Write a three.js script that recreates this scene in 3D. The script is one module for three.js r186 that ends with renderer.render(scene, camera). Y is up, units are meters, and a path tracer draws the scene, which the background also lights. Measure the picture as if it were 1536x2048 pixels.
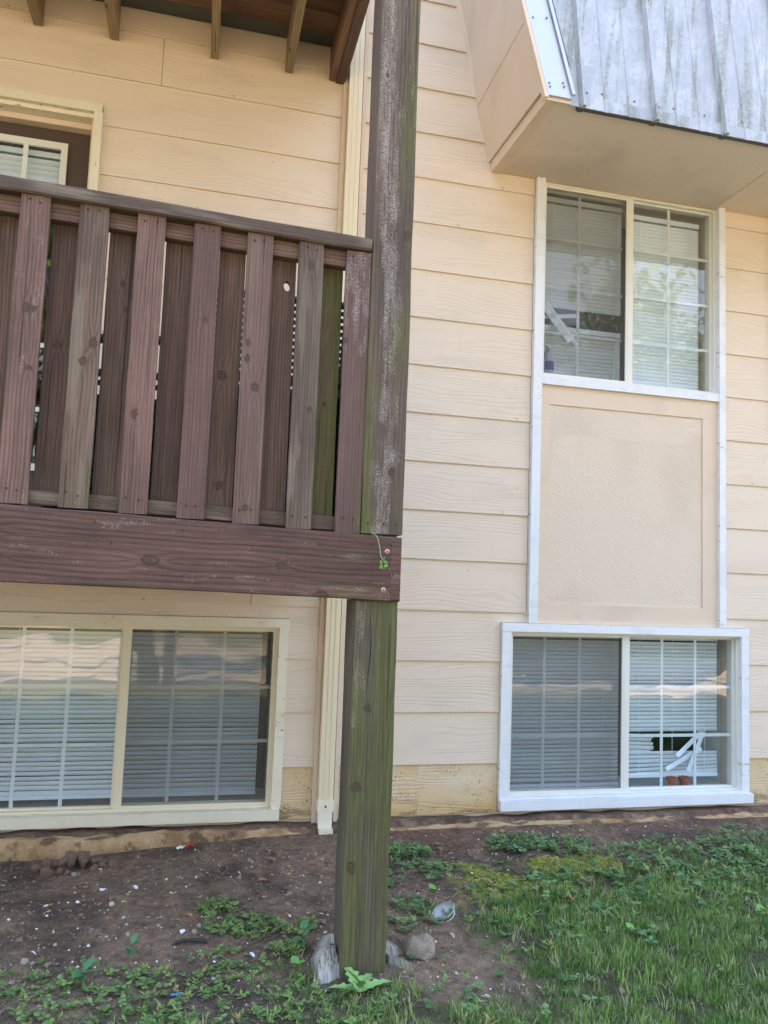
import * as THREE from 'three';
import { mergeGeometries } from 'three/addons/utils/BufferGeometryUtils.js';

// ---------------------------------------------------------------- camera, sky, sun, exposure
const scene = new THREE.Scene();
const camera = new THREE.PerspectiveCamera(2 * Math.atan(1024 / 1544.1) * 180 / Math.PI, 0.75, 0.05, 400);
camera.position.set(0, 1.168, 3.806);
camera.rotation.set(0.089921, -0.233544, 0.037323, 'YXZ');

const SKY = { level: .57, zenith: [.50, .74, 1.24], horizon: [1.0, .98, 1.0] };
const SUN = new THREE.Vector3(-0.22, 0.74, -0.64).normalize();
{ // hazy daytime sky: deeper overhead, paler towards the horizon and round the sun
  const w = 256, h = 128, d = new Float32Array(w * h * 4);
  for (let y = 0; y < h; y++) for (let x = 0; x < w; x++) {
    const el = ((y + .5) / h - .5) * Math.PI, az = ((x + .5) / w - .5) * Math.PI * 2, v = [Math.cos(el) * Math.cos(az), Math.sin(el), Math.cos(el) * Math.sin(az)];
    const t = Math.pow(Math.max(0, v[1]), .55), c = v[0] * SUN.x + v[1] * SUN.y + v[2] * SUN.z, g = Math.pow(Math.max(0, c), 24) * .35;
    const o = (y * w + x) * 4, Z = SKY.zenith, H = SKY.horizon; for (let k = 0; k < 3; k++) d[o + k] = SKY.level * (H[k] + (Z[k] - H[k]) * t + g); d[o + 3] = 1;
  }
  const t = new THREE.DataTexture(d, w, h, THREE.RGBAFormat, THREE.FloatType); t.mapping = THREE.EquirectangularReflectionMapping; t.magFilter = t.minFilter = THREE.LinearFilter; t.needsUpdate = true; scene.background = t; scene.environment = t;
}

const sun = new THREE.DirectionalLight(0xffe5c2, 5);
sun.name = 'sun';
sun.position.copy(SUN).multiplyScalar(40); sun.target.position.set(0, 0, 0);
sun.castShadow = true; sun.shadow.mapSize.set(2048, 2048);
Object.assign(sun.shadow.camera, { left: -22, right: 22, top: 22, bottom: -22, near: 1, far: 90 });
scene.add(sun, sun.target);

const renderer = new THREE.WebGLRenderer({ antialias: true });
renderer.toneMapping = THREE.LinearToneMapping;
renderer.toneMappingExposure = 5.2;
renderer.shadowMap.enabled = true;

// ---------------------------------------------------------------- helpers
function rng(seed) { let a = seed | 0; return () => { a = (a + 0x6d2b79f5) | 0; let t = Math.imul(a ^ (a >>> 15), 1 | a); t = (t + Math.imul(t ^ (t >>> 7), 61 | t)) ^ t; return ((t ^ (t >>> 14)) >>> 0) / 4294967296; }; }
const R = rng(7);
const rr = (a, b) => a + (b - a) * R();
const PERM = new Float32Array(65536); { const q = rng(99); for (let i = 0; i < 65536; i++) PERM[i] = q(); }
const hash = (i, j) => PERM[((Math.imul(i, 73) + Math.imul(j, 19349) + ((i * j) & 1023)) ^ (i << 5)) & 65535];
function noise(x, y) {
  const i = Math.floor(x), j = Math.floor(y); let u = x - i, v = y - j; u = u * u * (3 - 2 * u); v = v * v * (3 - 2 * v);
  const a = hash(i, j), b = hash(i + 1, j), c = hash(i, j + 1), d = hash(i + 1, j + 1);
  return a + (b - a) * u + (c - a) * v + (a - b - c + d) * u * v;
}
function fbm(x, y, o = 4) { let s = 0, a = 0.5, n = 0; for (let k = 0; k < o; k++) { s += a * noise(x, y); n += a; x = x * 2.03 + 17.3; y = y * 2.03 + 9.1; a *= 0.5; } return s / n; }
const clamp = (v, a = 0, b = 1) => v < a ? a : v > b ? b : v;
const ss = (a, b, v) => { const t = clamp((v - a) / (b - a)); return t * t * (3 - 2 * t); };
const mix = (a, b, t) => a + (b - a) * t;
const mix3 = (a, b, t) => [mix(a[0], b[0], t), mix(a[1], b[1], t), mix(a[2], b[2], t)];

function dataTex(w, h, fn, srgb, wrap = true) {          // fn(px, py) -> [r,g,b] 0..255
  const d = new Uint8Array(w * h * 4);
  for (let y = 0; y < h; y++) for (let x = 0; x < w; x++) { const c = fn(x, y), o = (y * w + x) * 4; d[o] = clamp(c[0], 0, 255); d[o + 1] = clamp(c[1], 0, 255); d[o + 2] = clamp(c[2], 0, 255); d[o + 3] = c[3] ?? 255; }
  const t = new THREE.DataTexture(d, w, h); t.magFilter = t.minFilter = THREE.LinearFilter;
  if (wrap) t.wrapS = t.wrapT = THREE.RepeatWrapping;
  if (srgb) t.colorSpace = THREE.SRGBColorSpace; t.needsUpdate = true; return t;
}
// fn -> {c:[r,g,b], h:0..1}; returns colour and height textures
function pairTex(w, h, fn) {
  const H = new Float32Array(w * h); const c = dataTex(w, h, (x, y) => { const o = fn(x, y); H[y * w + x] = o.h; return o.c; }, true);
  const b = dataTex(w, h, (x, y) => { const v = H[y * w + x] * 255; return [v, v, v]; }, false);
  return { map: c, bump: b };
}
const MATS = {};
function std(name, o) { const m = new THREE.MeshStandardMaterial({ roughness: 0.85, metalness: 0, ...o }); m.name = name; MATS[name] = m; return m; }
function rep(t, sx, sy, ox = 0, oy = 0) { const c = t.clone(); c.repeat.set(sx, sy); c.offset.set(ox, oy); c.needsUpdate = true; return c; }

const taken = {};
function numbered(n) { const k = taken[n] = (taken[n] ?? -1) + 1; return k ? n + '_' + String(k).padStart(3, '0') : n; }
function shade(o) { o.castShadow = o.receiveShadow = true; return o; }
function mesh(name, g, m, parent) { const o = shade(new THREE.Mesh(g, m)); o.name = parent ? name : numbered(name); (parent || scene).add(o); return o; }
function group(name, parent, pos) { const o = new THREE.Group(); o.name = parent ? name : numbered(name); if (pos) o.position.set(...pos); (parent || scene).add(o); return o; }
function tag(o, label, category, grp, kind) { o.userData = { label, category }; if (grp) o.userData.group = grp; if (kind) o.userData.kind = kind; return o; }

// box with uv in metres (u runs along x, or z on the side faces), optional uv offset
function bx(x0, x1, y0, y1, z0, z1, ou = 0, ov = 0, swap = false) {
  const g = new THREE.BoxGeometry(x1 - x0, y1 - y0, z1 - z0); g.translate((x0 + x1) / 2, (y0 + y1) / 2, (z0 + z1) / 2);
  const p = g.attributes.position, n = g.attributes.normal, uv = g.attributes.uv;
  for (let i = 0; i < p.count; i++) {
    let u, v; const X = p.getX(i), Y = p.getY(i), Z = p.getZ(i);
    if (Math.abs(n.getZ(i)) > .5) { u = X; v = Y; } else if (Math.abs(n.getX(i)) > .5) { u = Z; v = Y; } else { u = X; v = Z; }
    if (swap) uv.setXY(i, v + ou, u + ov); else uv.setXY(i, u + ou, v + ov);
  }
  return g;
}
// chamfered, slightly uneven plank: length along +X from 0..L, width along Y (centred), thickness along Z (centred)
// uv: u = metres along + ou, v = metres across (front face spans ov..ov+W)
function plank(L, W, T, { ch = 0.003, seg = 8, wob = 0.0012, ou = 0, ov = 0, seed = 1, w1 = W } = {}) {
  const prof = [[-.5, -.5, ch, 0], [-.5, -.5, 0, ch]]; // built below instead
  const ring = (w) => { const a = w / 2, b = T / 2; return [[-a + ch, b], [a - ch, b], [a, b - ch], [a, -b + ch], [a - ch, -b], [-a + ch, -b], [-a, -b + ch], [-a, b - ch]]; };
  const pos = [], uv = [], idx = []; const q = rng(seed * 131 + 5), o1 = q() * 50, o2 = q() * 50;
  const pt = (k, i) => { const s = k / seg, w = mix(W, w1, s), r = ring(w)[i]; const x = s * L; const n = wob ? (noise(x * 6 + o1, (r[0] > 0 ? 3 : 9) + o2) - .5) * 2 * wob : 0; const m = wob ? (noise(x * 4 + o2, 5) - .5) * 2 * wob : 0; return [x, r[0] + n, r[1] + m]; };
  for (let i = 0; i < 8; i++) {
    const j = (i + 1) % 8, base = pos.length / 3;
    for (let k = 0; k <= seg; k++) for (const ii of [i, j]) { const p = pt(k, ii); pos.push(...p); let v = p[1] + W / 2; if (i === 2) v = W - Math.min(W, T / 2 - p[2]); if (i === 6) v = Math.min(W, T / 2 - p[2]); uv.push(p[0] + ou, v + ov); }
    for (let k = 0; k < seg; k++) { const a = base + k * 2; idx.push(a, a + 2, a + 1, a + 1, a + 2, a + 3); }
  }
  for (const k of [0, seg]) { const base = pos.length / 3; for (let i = 0; i < 8; i++) { const p = pt(k, i); pos.push(...p); uv.push(ou + p[2] * .6 + (k ? L : 0), p[1] + W / 2 + ov); } for (let i = 1; i < 7; i++) k ? idx.push(base, base + i + 1, base + i) : idx.push(base, base + i, base + i + 1); }
  const g = new THREE.BufferGeometry(); g.setAttribute('position', new THREE.Float32BufferAttribute(pos, 3)); g.setAttribute('uv', new THREE.Float32BufferAttribute(uv, 2)); g.setIndex(idx);
  // orientation check: make faces point outwards
  const ni = g.toNonIndexed(); ni.computeVertexNormals(); const P = ni.attributes.position, N = ni.attributes.normal; let s = 0;
  for (let i = 0; i < P.count; i++) s += N.getY(i) * P.getY(i) / W + N.getZ(i) * P.getZ(i) / T;
  if (s < 0) { for (let i = 0; i < idx.length; i += 3) { const t = idx[i]; idx[i] = idx[i + 1]; idx[i + 1] = t; } g.setIndex(idx); const n2 = g.toNonIndexed(); n2.computeVertexNormals(); return n2; }
  return ni;
}
const upright = (g, x, y0, z) => { g.rotateZ(Math.PI / 2); g.translate(x, y0, z); return g; };   // length now along +Y, width along -X
function tube(pts, r, seg = 10, rad = 6, closed = false) { return new THREE.TubeGeometry(new THREE.CatmullRomCurve3(pts.map(p => new THREE.Vector3(...p)), closed), seg, r, rad, closed); }
function bar(a, b, r, rad = 6) { const A = new THREE.Vector3(...a), B = new THREE.Vector3(...b), d = B.clone().sub(A); const g = new THREE.CylinderGeometry(r, r, d.length(), rad); g.applyQuaternion(new THREE.Quaternion().setFromUnitVectors(new THREE.Vector3(0, 1, 0), d.normalize())); g.translate((A.x + B.x) / 2, (A.y + B.y) / 2, (A.z + B.z) / 2); return g; }
const merge = (l) => mergeGeometries(l.map(g => { const q = g.index ? g.toNonIndexed() : g; for (const k of Object.keys(q.attributes)) if (!['position', 'normal', 'uv'].includes(k)) q.deleteAttribute(k); return q; }));
// lumpy closed stone
function stone(rx, ry, rz, seed, detail = 2, amp = .28) {
  const g = new THREE.IcosahedronGeometry(1, detail), p = g.attributes.position, q = rng(seed), o = q() * 40;
  for (let i = 0; i < p.count; i++) { const x = p.getX(i), y = p.getY(i), z = p.getZ(i); const n = 1 + amp * ((fbm(x * 1.3 + o, y * 1.3 + z * 1.7 + o, 3) - .5) * 2 + (noise(z * 2.4 + o, x * 2.4 + y) - .5)); p.setXYZ(i, x * n * rx, y * n * ry, z * n * rz); }
  g.computeVertexNormals(); return g;
}

// ---------------------------------------------------------------- textures
// wood: s metres along, t metres across
function woodFn({ seed = 1, dark = [70, 50, 46], light = [118, 88, 84], ring = 0.011, knots = [], algae = 0, algaeAt = null, fleck = 0, fleckAt = null, cracks = [], saw = .5, fibre = 1, wear = 0 }) {
  const o = seed * 13.7;
  return (s, t) => {
    const wv = (fbm(s * 1.6 + o, t * 7 + o, 3) - .5);
    let r = t + wv * .03; let kd = 0, kin = 0;
    for (const [ks, kt, kr] of knots) {
      const dx = (s - ks), dy = (t - kt), e = Math.exp(-(dx * dx / (kr * kr * 14) + dy * dy / (kr * kr * 3.2)));
      r += kr * 1.1 * e * (dy > 0 ? 1 : -1) * .9; const d = Math.sqrt(dx * dx * (.4 + .5 * ((ks * 37) % 1)) + dy * dy) / kr * (1 + .5 * (noise(dx / kr * 1.6 + ks * 99, dy / kr * 1.6 + kt * 99) - .5)); kd = Math.max(kd, Math.exp(-d * d * 1.1)); if (d < 1) kin = Math.max(kin, 1 - d);
    }
    const ph = r / ring + noise(s * 3 + o, t * 20) * .5; let g = Math.pow(.5 + .5 * Math.sin(ph * 6.283), 2.2); g *= .35 + .65 * noise(s * 2 + 30 + o, ph * .7);
    const f = noise(s * 7 + o, t * 620 + 3 * noise(s * 2, t * 30)) * .45 + noise(s * 24 + o, t * 330 + 7) * .3 + noise(s * 4 + o, t * 150) * .25, sw = noise(s * 300 + o, t * 9 + 3), lo = fbm(s * 2.2 + 8 + o, t * 9 + 2, 3);
    let m = .34 + .75 * (lo - .4) + .32 * (f - .5) * fibre * 2 + .07 * (sw - .5) * saw * 2 - .36 * g;
    let c = mix3(dark, light, clamp(m, 0, 1.25)); let h = .55 + .3 * (f - .5) - .25 * g + .1 * (sw - .5);
    if (wear) { const w = ss(.52, .75, fbm(s * 4 + 3 + o, t * 30 + 1, 3)) * wear; c = mix3(c, [132, 120, 104], w * (.5 + .5 * f)); }
    const al = (algae + (algaeAt ? algaeAt(s, t) : 0)); if (al > 0) { const a = clamp(ss(.35, .8, fbm(s * 5 + 40 + o, t * 26 + 9, 4) + al * .55 - .2) * al * (.6 + .7 * f)); c = mix3(c, mix3([66, 68, 36], [116, 118, 68], f), clamp(a)); }
    if (noise(t * 130 + o, s * 1.1) > .93 && noise(s * 2 + o, t * 60) > .5) { c = mix3(c, [34, 26, 22], .55); h -= .3; }
    const fl = fleck + (fleckAt ? fleckAt(s, t) : 0); if (fl > 0) { const pr = PERM[(Math.imul(Math.floor(s * 900), 7919) ^ Math.imul(Math.floor(t * 900), 104729)) & 65535]; const a = ss(1 - fl * .75, 1.02 - fl * .5, pr * .55 + .45 * fbm(s * 12 + o, t * 60, 3) + .12) ; c = mix3(c, [184, 180, 172], a * .85); h += a * .2; }
    if (kd > .02) c = mix3(c, [66, 50, 42], kd * .32); if (kin > 0) { const rg = .5 + .5 * Math.sin(kin * 22 + noise(s * 90, t * 90) * 3); c = mix3(c, mix3([36, 27, 22], [112, 88, 68], rg), .75 * ss(0, .08, kin)); if (kin < .2) c = mix3(c, [38, 28, 23], .4 * noise(s * 160 + o, t * 160)); h -= .25 * rg; }
    for (const [ct, s0, s1, wd] of cracks) { if (s > s0 && s < s1) { const tc = ct + (noise(s * 7 + ct * 90, 4) - .5) * .012; const d = Math.abs(t - tc) / (wd * Math.min(1, (s - s0) * 6, (s1 - s) * 6)); if (d < 1) { c = mix3(c, [18, 14, 12], 1 - d * .5); h -= .5 * (1 - d); } } }
    return { c, h: clamp(h) };
  };
}
// atlas of 16 boards, each 1 m x 0.1 m
const boardSpecs = [];
const K = (n, q, w = .09) => { const l = []; for (let i = 0; i < n; i++) l.push([.08 + q() * .84, .012 + q() * (w - .02), .007 + q() * .007]); return l; };
{
  const q = rng(31);
  const red = { dark: [84, 64, 58], light: [154, 120, 109] }, brn = { dark: [78, 63, 54], light: [146, 121, 105] }, back = { dark: [78, 61, 54], light: [146, 117, 107] };
  // 0..7 fronts (s = 0 at the bottom end)
  boardSpecs.push({ ...red, knots: K(2, q) }, { ...red, knots: [[.58, .05, .011], [.58, .028, .007], [.4, .03, .008]], fleck: .06 }, { ...brn, knots: [[.5, .025, .012], [.44, .05, .011]], wear: .8, algaeAt: (s, t) => (s < .12 ? .5 : 0) + .25 * ss(.02, 0, t) }, { ...red, knots: [[.3, .06, .01]], cracks: [[.03, .3, 1, .0008], [.05, .5, 1, .0007]] },
    { ...red, light: [132, 100, 96], knots: [[.62, .04, .008]], saw: .9 }, { ...brn, light: [134, 104, 98], knots: [[.43, .04, .013], [.52, .068, .009], [.57, .068, .008], [.05, .05, .01]], wear: .35, algae: .12 }, { ...brn, dark: [70, 58, 52], light: [128, 112, 98], wear: .8, knots: [[.85, .045, .012], [.38, .03, .007]], algae: .12, cracks: [[.05, 0, .25, .0008]] }, { ...red, light: [120, 96, 92], algaeAt: (s, t) => .5 * ss(.055, .02, t) * ss(.75, .2, s), fleckAt: (s) => .3 * ss(.5, .7, s), knots: [[.62, .08, .009]] });
  // 8..15 backs
  boardSpecs.push({ ...back, algae: .15 }, { ...back, knots: [[.48, .05, .012]], cracks: [[.06, 0, .5, .001]] }, { ...back, knots: [[.7, .04, .008], [.62, .03, .007]], wear: .25 }, { ...back }, { ...back, knots: [[.45, .06, .014], [.1, .05, .012]], algae: .18, cracks: [[.03, 0, .3, .0012]] }, { ...back, knots: [] }, { ...back, algae: .85, knots: [[.4, .05, .007]] }, { ...brn, wear: .9, light: [112, 100, 88], knots: [[.55, .05, .012]] });
}
const boardFns = boardSpecs.map((b, i) => woodFn({ seed: i + 3, ...b }));
const atlas = pairTex(1024, 2048, (x, y) => boardFns[Math.min(15, y >> 7)](x / 1024, (y & 127) / 1280));
const boardMat = std('stained_board', { map: rep(atlas.map, 1, 1 / 1.6), bumpMap: rep(atlas.bump, 1, 1 / 1.6), bumpScale: .002, roughness: .8 });
const rowV = (i) => i * .1 + .006;     // v of board row i (metres)

const postFn = woodFn({ seed: 50, dark: [76, 65, 58], light: [134, 118, 108], ring: .013, knots: [[.2, .305, .013], [2.3, .27, .012], [1.0, .33, .012], [1.55, .24, .006]], algae: .12, algaeAt: (s, t) => .75 * ss(.05, .015, Math.abs(t - .325)) * (.4 + .6 * noise(s * 3, 4)) + .75 * ss(.045, .0, Math.abs(t - .225)) * ss(.75, .15, s) + .25 * ss(.02, 0, Math.abs(t - .215)), fleckAt: (s, t) => t > .215 ? .45 * ss(.05, .01, Math.abs(t - .265 - .02 * Math.sin(s * 3))) * (.35 + .65 * noise(s * 2.2, 9)) + .06 : 0, cracks: [[.29, 0, .12, .0014], [.26, .9, 1.5, .0006], [.3, 1.3, 2.2, .0006], [.245, .0, .06, .001]] });
const postTex = pairTex(512, 2048, (x, y) => postFn(y / 2048 * 2.8, x / 512 * .56));
const lowFn = woodFn({ seed: 61, dark: [70, 64, 52], light: [124, 114, 92], ring: .012, knots: [[.62, .235, .014], [.38, .23, .013], [.86, .262, .012]], algaeAt: (s, t) => t > .205 ? .45 + .4 * noise(s * 3 + 1, t * 14) + .25 * ss(.05, 0, Math.abs(t - .34)) + .35 * ss(.7, .2, s) * ss(.07, 0, Math.abs(t - .235)) - .5 * ss(.9, 1.1, s) * ss(.27, .24, t) : .1, fleckAt: (s, t) => (t > .21 && s > .8) ? .3 * ss(.03, 0, Math.abs(t - .225)) : 0, cracks: [[.262, .86, 1.2, .0022], [.262, .55, .88, .0008], [.255, 0, .3, .001]] });
const lowTex = pairTex(512, 1024, (x, y) => lowFn(y / 1024 * 1.2, x / 512 * .56));
const postMat = std('weathered_post', { map: postTex.map, bumpMap: postTex.bump, bumpScale: .002, roughness: .85 });
const lowPostMat = std('mossy_post', { map: lowTex.map, bumpMap: lowTex.bump, bumpScale: .002, roughness: .88 });
const beamFn = woodFn({ seed: 77, dark: [68, 49, 43], light: [132, 98, 88], ring: .016, knots: [[1.02, .165, .013], [1.05, .085, .01], [1.46, .1, .016], [1.85, .11, .012], [1.98, .02, .02], [.4, .12, .013]], algaeAt: (s, t) => .4 * ss(1.8, 2.1, s) + .75 * Math.exp(-(((s - 1.47) / .06) ** 2 + ((t - .01) / .02) ** 2)) + .6 * Math.exp(-(((s - 1.46) / .02) ** 2 + ((t - .1) / .012) ** 2)), fleck: .1, cracks: [[.07, 1.9, 2.2, .0012], [.15, 1.0, 1.4, .0005]] });
const beamTex = pairTex(2048, 256, (x, y) => beamFn(x / 2048 * 2.2, y / 256 * .28));
const beamMat = std('stained_beam', { map: rep(beamTex.map, 1 / 2.2, 1 / .28), bumpMap: rep(beamTex.bump, 1 / 2.2, 1 / .28), bumpScale: .0016, roughness: .8 });
const deckFn = woodFn({ seed: 90, dark: [96, 70, 56], light: [168, 130, 106], ring: .014, knots: [[.6, .07, .014], [1.5, .2, .012], [1.9, .45, .014], [.3, .5, .012], [1.2, .38, .015]], wear: .2 });
const deckTex = pairTex(1024, 512, (x, y) => deckFn(x / 1024 * 2, y / 512 * .6));
const deckMat = std('deck_wood', { map: rep(deckTex.map, .5, 1 / .6), bumpMap: rep(deckTex.bump, .5, 1 / .6), bumpScale: .0015 });
const joistFn = woodFn({ seed: 95, dark: [120, 104, 78], light: [186, 166, 132], ring: .012, knots: [[.5, .05, .01], [1.2, .2, .01]], wear: .5 });
const joistTex = pairTex(512, 256, (x, y) => joistFn(x / 512 * 1.5, y / 256 * .5));
const joistMat = std('joist_wood', { map: rep(joistTex.map, 1 / 1.5, 2), bumpMap: rep(joistTex.bump, 1 / 1.5, 2), bumpScale: .0015 });

// embossed lap siding: 4 board rows of 0.27 m, 2.6 m long
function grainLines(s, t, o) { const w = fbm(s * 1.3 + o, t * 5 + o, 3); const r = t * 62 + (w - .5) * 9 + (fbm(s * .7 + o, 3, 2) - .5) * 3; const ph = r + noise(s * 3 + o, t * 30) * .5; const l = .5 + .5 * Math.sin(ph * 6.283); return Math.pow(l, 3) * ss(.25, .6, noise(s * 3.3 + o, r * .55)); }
const sidFn = (x, y) => {
  const s = x / 2048 * 2.6, row = y >> 8, t = (y & 255) / 256 * .27, o = row * 23.1; const sw = s - 2.6 * ss(2.3, 2.6, s) * 0; const g = grainLines(sw, t, o), g2 = noise(s * 30, t * 700 + o);
  const mil = ss(.52, .78, fbm(s * 3.1 + o, t * 9 + o, 4)) * (.4 + .6 * noise(s * 90, t * 120 + o)), spot = noise(s * 70 + o, t * 70) > .965 ? ss(.965, .99, noise(s * 70 + o, t * 70)) : 0;
  let c = [223, 207, 188]; c = mix3(c, [196, 178, 154], g * .2 + g2 * .04); c = mix3(c, [184, 174, 162], mil * .22); c = mix3(c, [110, 96, 80], spot * .5);  // grain lines also darkened in the colour, standing in for relief shading
  return { c, h: .75 - .6 * g + .08 * (g2 - .5) };
};
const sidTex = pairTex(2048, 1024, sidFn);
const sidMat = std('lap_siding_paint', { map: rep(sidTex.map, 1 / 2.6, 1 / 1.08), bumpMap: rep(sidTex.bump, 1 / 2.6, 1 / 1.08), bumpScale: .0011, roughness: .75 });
const dirtyTex = pairTex(2048, 256, (x, y) => {
  const s = x / 2048 * 2.6, t = y / 256 * .27, b = sidFn(x, y); const d = clamp(.45 + .9 * (fbm(s * 4, t * 12, 4) - .4) + .5 * ss(.1, 0, t) * fbm(s * 20, t * 20, 3)); let c = mix3(b.c, [204, 172, 118], clamp(d));
  const sp = ss(.66, .86, noise(s * 240, t * 200 + 8) * .6 + fbm(s * 16, t * 22 + 4, 4) * .4 + .08 * ss(.14, .02, t) * fbm(s * 9, 3, 2)); c = mix3(c, [104, 84, 60], sp * .75); c = mix3(c, [120, 96, 66], .6 * ss(.5, .75, fbm(s * 11 + 3, t * 30, 4)) * ss(.1, .02, t)); return { c, h: b.h };
});
const dirtyMat = std('splashed_siding_paint', { map: rep(dirtyTex.map, 1 / 2.6, 1 / .27), bumpMap: rep(dirtyTex.bump, 1 / 2.6, 1 / .27), bumpScale: .0022, roughness: .85 });
const plainTex = pairTex(512, 512, (x, y) => { const s = x / 512, t = y / 512; const m = ss(.5, .8, fbm(s * 5, t * 5, 4)); const g = noise(s * 200, t * 14); let c = mix3([218, 199, 178], [198, 181, 162], m * .35 + g * .08); return { c, h: .5 + .3 * noise(s * 120, t * 120) }; });
const plainMat = std('tan_paint', { map: plainTex.map, bumpMap: plainTex.bump, bumpScale: .0006, roughness: .7 });
const soffitTex = dataTex(512, 512, (x, y) => { const u = x / 512, v = y / 512; return mix3(mix3([220, 208, 194], [196, 184, 170], ss(.45, .8, fbm(u * 4, v * 4, 4)) * .6), [150, 138, 124], ss(.93, .98, noise(u * 60, v * 60)) * .5); }, true);
const soffitMat = std('soffit_paint', { map: rep(soffitTex, .8, .8), roughness: .75 });
const stuccoTex = pairTex(1024, 1024, (x, y) => { const s = x / 1024, t = y / 1024; const pl = .45 + .55 * ss(.38, .6, fbm(s * 12, t * 12 + s * 2, 4)); const a = noise(s * 110 + t * 34, t * 150), e = noise(s * 260, t * 300); const h = pl * (.25 + .75 * ss(.42, .68, a * .7 + e * .3)) * .9 + .06 * e; const m = ss(.5, .8, fbm(s * 3 + 7, t * 3, 3)); let c = mix3([218, 202, 184], [204, 188, 170], m * .5 + (1 - h) * .1); return { c, h: clamp(.1 + h) }; });
const stuccoMat = std('textured_plaster', { map: stuccoTex.map, bumpMap: stuccoTex.bump, bumpScale: .0014, roughness: .8 });
function trimTex(base, grime, bare, amt) { return pairTex(512, 512, (x, y) => { const s = x / 512, t = y / 512; const f = noise(s * 20, t * 300), n = fbm(s * 12, t * 12, 4); let c = mix3(base, grime, clamp(ss(.5, .8, n) * .25 + .16 * f + .1 * noise(s * 40, t * 40))); const ch = ss(.62, .7, noise(s * 60, t * 190) * .55 + fbm(s * 8 + 4, t * 20, 3) * .45 + amt); c = mix3(c, bare, ch * .8); return { c, h: .7 - .5 * ch + .1 * f }; }); }
const trT = trimTex([230, 233, 237], [194, 198, 204], [178, 172, 160], -.13), warmT = trimTex([229, 222, 200], [206, 195, 164], [146, 124, 92], -.12);  // one white paint twice: skylight blue tinted in, then warm bounce with dirt
const trimMat = std('chalky_white_paint', { map: trT.map, bumpMap: trT.bump, bumpScale: .0012, roughness: .75 });
const warmTrimMat = std('warm_lit_white_paint', { map: warmT.map, bumpMap: warmT.bump, bumpScale: .0012, roughness: .75 });  // white trim with warm bounced light put into its colour
const vinylMat = std('white_window_frame', { color: 0xdcdcd4, roughness: .45 });
const warmFrameMat = std('warm_lit_window_frame', { color: 0xdfd6bc, roughness: .5 });  // white frame, the warm bounce painted into its tone
const gutterMat = std('cream_metal', { color: 0xe0d3b4, roughness: .5 });
const muntinMat = std('white_muntin', { color: 0xe4e5e0, roughness: .5 });
const metTex = pairTex(1024, 1024, (x, y) => {
  const s = x / 1024 * 1.5, t = y / 1024 * 1.5, cl = fbm(s * 14, t * 9, 4), st = fbm(s * 34, t * 1.1, 3), fi = noise(s * 330, t * 260), mot = fbm(s * 60, t * 44, 3);
  let c = mix3([164, 167, 173], [194, 197, 202], ss(.3, .7, cl * .3 + st * .4 + mot * .3)); c = mix3(c, [116, 122, 110], ss(.44, .68, st * .55 + fbm(s * 7 + 9, t * 2.2, 3) * .25 + mot * .2) * .65 * (.5 + fi)); c = mix3(c, [226, 227, 230], ss(.8, .92, noise(s * 120, t * 90)) * .3 * ss(.45, .6, fbm(s * 8, t * 3, 3)));
  return { c, h: .5 + .2 * (cl - .5) };
});
const metalMat = std('oxidised_metal_roof', { map: rep(metTex.map, 1 / 1.5, 1 / 1.5), metalness: .25, roughness: .62 });
const flashMat = std('bright_flashing', { color: 0xbcbcc2, metalness: .5, roughness: .45 });
const darkMetal = std('dark_metal', { color: 0x5a5652, roughness: .6, metalness: .4 });
const concTex = pairTex(512, 512, (x, y) => { const s = x / 512, t = y / 512; const n = fbm(s * 9, t * 9, 5), p = noise(s * 110, t * 110); let c = mix3([172, 167, 156], [118, 113, 104], ss(.35, .65, n * .7 + p * .3)); c = mix3(c, [96, 100, 72], ss(.55, .75, fbm(s * 6 + 8, t * 6, 4)) * .6); c = mix3(c, [186, 182, 172], ss(.66, .74, fbm(s * 18 + 3, t * 18, 4)) * .6); return { c, h: n * .6 + p * .4 }; });
const concMat = std('rough_concrete', { map: rep(concTex.map, 2.5, 2.5), bumpMap: rep(concTex.bump, 2.5, 2.5), bumpScale: .014, roughness: .95 });
const curbTex = pairTex(1024, 256, (x, y) => { const s = x / 1024 * 2, t = y / 256 * .5; const n = fbm(s * 9, t * 9, 5), p = noise(s * 130, t * 130); let c = mix3([186, 156, 116], [140, 108, 76], ss(.35, .68, n)); c = mix3(c, [84, 66, 50], ss(.55, .72, fbm(s * 14 + 8, t * 20, 4)) * .7); c = mix3(c, [206, 190, 164], ss(.76, .86, p) * .35); return { c, h: n * .7 + p * .3 }; });
const curbMat = std('soil_stained_concrete', { map: rep(curbTex.map, .5, 2), bumpMap: rep(curbTex.bump, .5, 2), bumpScale: .008, roughness: .95 });
const soilTex = pairTex(1024, 1024, (x, y) => { const s = x / 1024, t = y / 1024; const n = fbm(s * 24, t * 24, 5), f = noise(s * 300, t * 300), g = noise(s * 120 + 9, t * 120); let v = .88 + .5 * (n - .5) + .2 * (f - .5); let c = [255 * v, 255 * v * .985, 255 * v * .97]; if (noise(s * 210 + 3, t * 210) > .87) c = mix3(c, [90, 80, 72], .6); if (g > .9) c = mix3(c, [255, 250, 240], ss(.9, .97, g) * .6); return { c, h: n * .6 + f * .25 + (g > .9 ? .15 : 0) }; });
const soilMat = std('bare_soil', { map: rep(soilTex.map, 1.6, 1.6), bumpMap: rep(soilTex.bump, 1.6, 1.6), bumpScale: .02, roughness: 1, vertexColors: true });
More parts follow.
